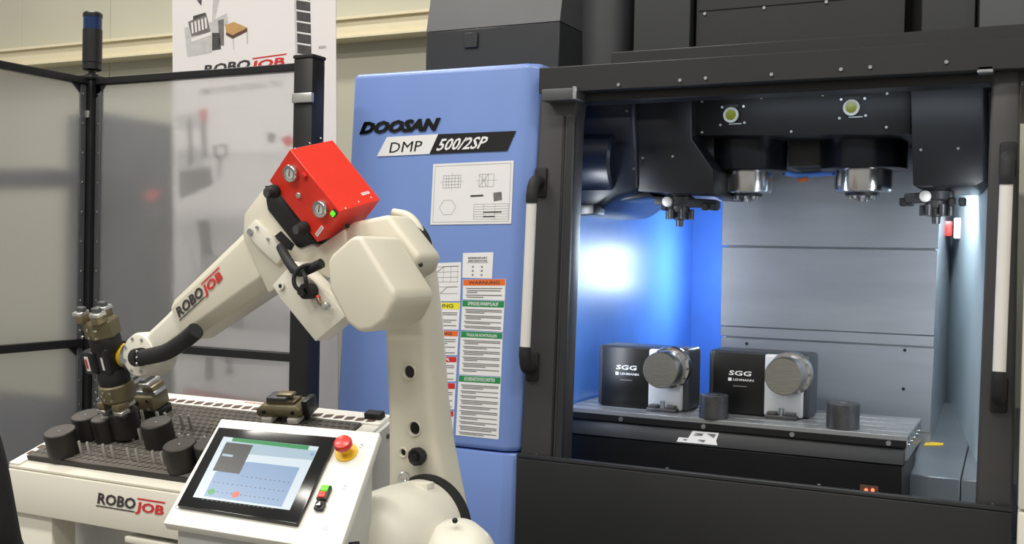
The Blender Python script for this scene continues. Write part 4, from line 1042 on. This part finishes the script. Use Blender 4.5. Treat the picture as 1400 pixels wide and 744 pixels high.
c = on_r(417, 240); make('indicator_button', B().fbox(c+fN*.004, e1, e2, fN, .014, .014, .008), 'estop', red, bevel=.002)
c = on_r(458, 291.5); s_ = make('indicator_button', B().fbox(c+fN*.003, e1, e2, fN, .018, .018, .006), 'black', red, bevel=.002)
make('green_cap', B().fbox(c+fN*.008, e1, e2, fN, .013, .013, .006), 'btn_green', s_, bevel=.002)
c = on_r(409, 267); make('key_lock', B().rev(c, fN, [(0, .008), (.004, .008), (.006, .006)], 16), 'alu', red)
def tag_plate(c, u, v, n, w_, h_):
    t = make('name_plate', B().fbox(c+n*.0006, u, v, n, w_, h_, .0012), 'paper', red)
    text('plate_lettering', 'ROBOJOB', c-u*(w_*.4)-v*(h_*.25)+n*.0013, u, v, w_*.8, h_*.5, 'red_print', t, ext=.0002)
tag_plate(on_r(437, 316), e2, -e1, fN, .036, .010)
def on_s(px, py): return on_plane(px, py, RB, e2)
tag_plate(on_s(499.5, 264.5), e3, -e1, e2, .028, .008)
for px, py in ((404, 203), (424, 196), (439, 189), (473, 285), (491, 276), (508, 270)):
    c = on_s(px, py); make('screw', B().rev(c, e2, [(0, .003), (.001, .002)], 8), 'alu', red)
make('box_bracket', aprism([(362, 254), (368, 254), (432, 331), (410, 339), (405, 337), (366, 287), (364, 276)], -.146, .10), 'black', rob, bevel=.002)

# ================================================================== double gripper on the wrist
foot_ = on_t(172, 580, .0602)
GC = on_plane(150, 491, foot_, TV)
GA = (foot_-GC).normalized()                     # axis towards the picked blank
GU = (AH-GA*AH.dot(GA)).normalized(); GV = GA.cross(GU); GV = GV if GV.dot(CF) > 0 else -GV
gr = thing('double_gripper', 'black and olive double gripper on the robot wrist holding a round blank', 'gripper', GC)
make('hub_block', B().fbox(GC-GA*.005, GU, GV, GA, .07, .075, .085), 'black', gr, bevel=.010, seg=3)
md = make('sensor_module', B().fbox(GC+GU*.040-GV*.01, GU, GV, GA, .055, .075, .075), 'black', gr, bevel=.012, seg=3)
make('white_label', B().fbox(GC+GU*.042-GV*.0481, GU, GV, GA, .016, .0012, .046), 'paper', md)
make('red_label', B().fbox(GC+GU*.044-GV*.0489, GU, GV, GA, .008, .001, .03), 'red_print', md)
make('label_lettering', B().fbox(GC-GU*.012-GV*.0381, GU, GV, GA, .008, .001, .04), 'paper', md)
make('flange_ring', B().rev(ar(171, 486, -.06)+AH*-.03, AH, [(0, .036), (.05, .036)], 32), 'yellow', gr)
make('flange', B().rev(ar(171, 486, -.06)+AH*-.055, AH, [(0, .044), (.03, .044), (.032, .04)], 32), 'zinc', gr)
# lower unit
def unit(sgn):
    n = GA*sgn
    make('joint_collar', B().rev(GC+n*.03, n, [(0, .040), (.02, .046), (.045, .046), (.05, .043)], 28), 'rubber', gr)
    make('gripper_body', B().rev(GC+n*.075, n, [(0, .046), (.004, .052), (.05, .052), (.056, .046)], 6 if sgn < 0 else 28), 'olive', gr, smooth=30)
    for k in (-1, 0, 1):
        s_ = make('jaw', B().fbox(GC+n*.140+GU*(k*.032)-GV*(.028 if k else -.02), GU, GV, n, .030, .042, .024), 'brass', gr, bevel=.003)
        make('jaw_insert', B().fbox(GC+n*.157+GU*(k*.036)-GV*(.032 if k else -.024), GU, GV, n, .036, .036, .012), 'alu', s_, bevel=.002, seg=1)
        make('jaw_tooth', B().fbox(GC+n*.169+GU*(k*.032)-GV*(.03 if k else -.022), GU, GV, n, .030, .016, .014), 'machine_lt', s_, bevel=.002, seg=1)
        for j in (-1, 1):
            p = GC+n*.1+GU*(k*.03)-GV*.048+n*(j*.012); make('screw', B().cyl(p, p-GV*.006, .004, 8), 'steel', gr)
unit(-1); unit(1)
hb = GC+GA*.170
blank(hb+GA*.082, -GA, 'dark round blank held by the gripper just above the raster plate', .044, .082)
# small air hoses
b = B(); b.tube([GC+GU*-.03+GV*.03-GA*.03, GC+GU*-.05+GV*.05, ar(185, 470, 0)], .005, 8); make('air_hose', b, 'yellow', gr)

# ================================================================== person at the left edge
def skinned(name, chains, m, parent, sub=2, org_=None):
    """chains: list of lists of (point, radius); chains are joined where points coincide"""
    verts, rad, edges, idx = [], [], [], {}
    def vid(p, r):
        key = (round(p[0], 4), round(p[1], 4), round(p[2], 4))
        if key not in idx: idx[key] = len(verts); verts.append(Vector(p)-org_); rad.append(r)
        return idx[key]
    for ch in chains:
        ids = [vid(p, r) for p, r in ch]
        edges += [e for e in zip(ids, ids[1:])]
    me = bpy.data.meshes.new(name); me.from_pydata(verts, edges, []); me.update()
    o = bpy.data.objects.new(name, me); COL.objects.link(o); o.parent = parent
    md_ = o.modifiers.new('skin', 'SKIN'); md_.use_smooth_shade = True
    sl = me.skin_vertices[0].data
    for i, r in enumerate(rad):
        rr = r if isinstance(r, tuple) else (r, r); sl[i].radius = rr
    sl[0].use_root = True
    ss = o.modifiers.new('sub', 'SUBSURF'); ss.levels = sub; ss.render_levels = sub
    dg = bpy.context.evaluated_depsgraph_get(); dg.update()
    me2 = bpy.data.meshes.new_from_object(o.evaluated_get(dg))
    for pl_ in me2.polygons: pl_.use_smooth = True
    o.modifiers.clear(); o.data = me2; bpy.data.meshes.remove(me)
    me2.name = name; me2.materials.clear(); me2.materials.append(MATS[m])
    return o
SR = at(-64, 505, D=1.75); EL = at(-14, 752, D=1.73)
PR_ = Vector((math.cos(TH), math.sin(TH), 0)); PF_ = Vector((-math.sin(TH), math.cos(TH), 0))
PO = SR-PR_*.185; PO.z = 0
def pp(r, f_, z): return PO+PR_*r+PF_*f_+UPZ*z
sz = SR.z
per = thing('person', 'person in dark jacket at the left edge, seen from behind', 'person', PO)
pel = pp(0, 0, .84)
body_ch = [[(pel, .13), (pp(0, -.01, .98), .125), (pp(0, -.01, 1.12), .14), (pp(0, -.01, sz-.10), .135), (pp(0, 0, sz+.02), .06)],
           [(pp(0, -.01, sz-.10), .135), (SR+PR_*-.03, .065), (SR.lerp(EL, .5), .056), (EL, .052), (pp(.20, .16, .93), .043), (pp(.15, .24, .93), .036)],
           [(pp(0, -.01, sz-.10), .135), (pp(-.155, 0, sz), .065), (pp(-.21, -.02, 1.15), .056), (pp(-.24, 0, EL.z), .05), (pp(-.20, .16, .93), .043), (pp(-.15, .24, .93), .036)]]
skinned('body', body_ch, 'cloth', per, 2, PO)
leg_ch = [[(pel+UPZ*-.01, .135), (pp(.09, 0, .76), .09), (pp(.10, .01, .45), .062), (pp(.105, -.02, .09), .045)],
          [(pel+UPZ*-.01, .135), (pp(-.09, 0, .76), .09), (pp(-.10, .01, .45), .062), (pp(-.105, -.02, .09), .045)]]
skinned('trousers', leg_ch, 'trousers', per, 2, PO)
for s_ in (-1, 1):
    skinned('shoe', [[(pp(.105*s_, -.06, .045), .045), (pp(.11*s_, .05, .045), .046), (pp(.115*s_, .15, .035), .032)]], 'shoe', per, 2, PO)
    hc = pp(.15*s_, .24, .93)
    dirn = (-PR_*s_*.8+PF_*.5-UPZ*.2).normalized(); sid = UPZ
    hand = [[(hc, .026), (hc+dirn*.05, .028)]]
    for k, ln_ in enumerate((.068, .078, .072, .056)):
        a_ = hc+dirn*.05; b_ = hc+dirn*.085+sid*(.027-.018*k); hand.append([(a_, .028), (b_, .0095), (b_+dirn*ln_*.5-PF_*.01, .0085), (b_+dirn*ln_-PF_*.03, .007)])
    a_ = hc+dirn*.02; hand.append([(hc, .026), (hc+dirn*.02+sid*.032+PF_*.01, .011), (hc+dirn*.055+sid*.05+PF_*.012, .009)])
    skinned('hand', hand, 'skin', per, 2, PO)
hz = sz+.03
hd = skinned('head', [[(pp(0, 0, hz-.02), .055), (pp(0, .01, hz+.07), .052), (pp(0, .03, hz+.12), .068), (pp(0, .025, hz+.19), .092), (pp(0, .015, hz+.26), .075)]], 'skin', per, 2, PO)
make('hair', B().ball(pp(0, -.005, hz+.215), .1, (.95, .98, .98), 20), 'hair', per)
for s_ in (-1, 1):
    make('ear', B().ball(pp(.088*s_, .02, hz+.16), .026, (.4, .8, 1.2), 10), 'skin', hd)
    make('eye', B().ball(pp(.032*s_, .105, hz+.175), .011, (1, 1, .8), 10), 'paper', hd)
make('nose', B().rev(pp(0, .125, hz+.125), (UPZ*.06-PF_*.01), [(0, .014), (.02, .013), (.05, .006)], 10), 'skin', hd)
make('mouth', B().ball(pp(0, .1, hz+.1), .02, (1.1, .5, .25), 10), 'red_print', hd)
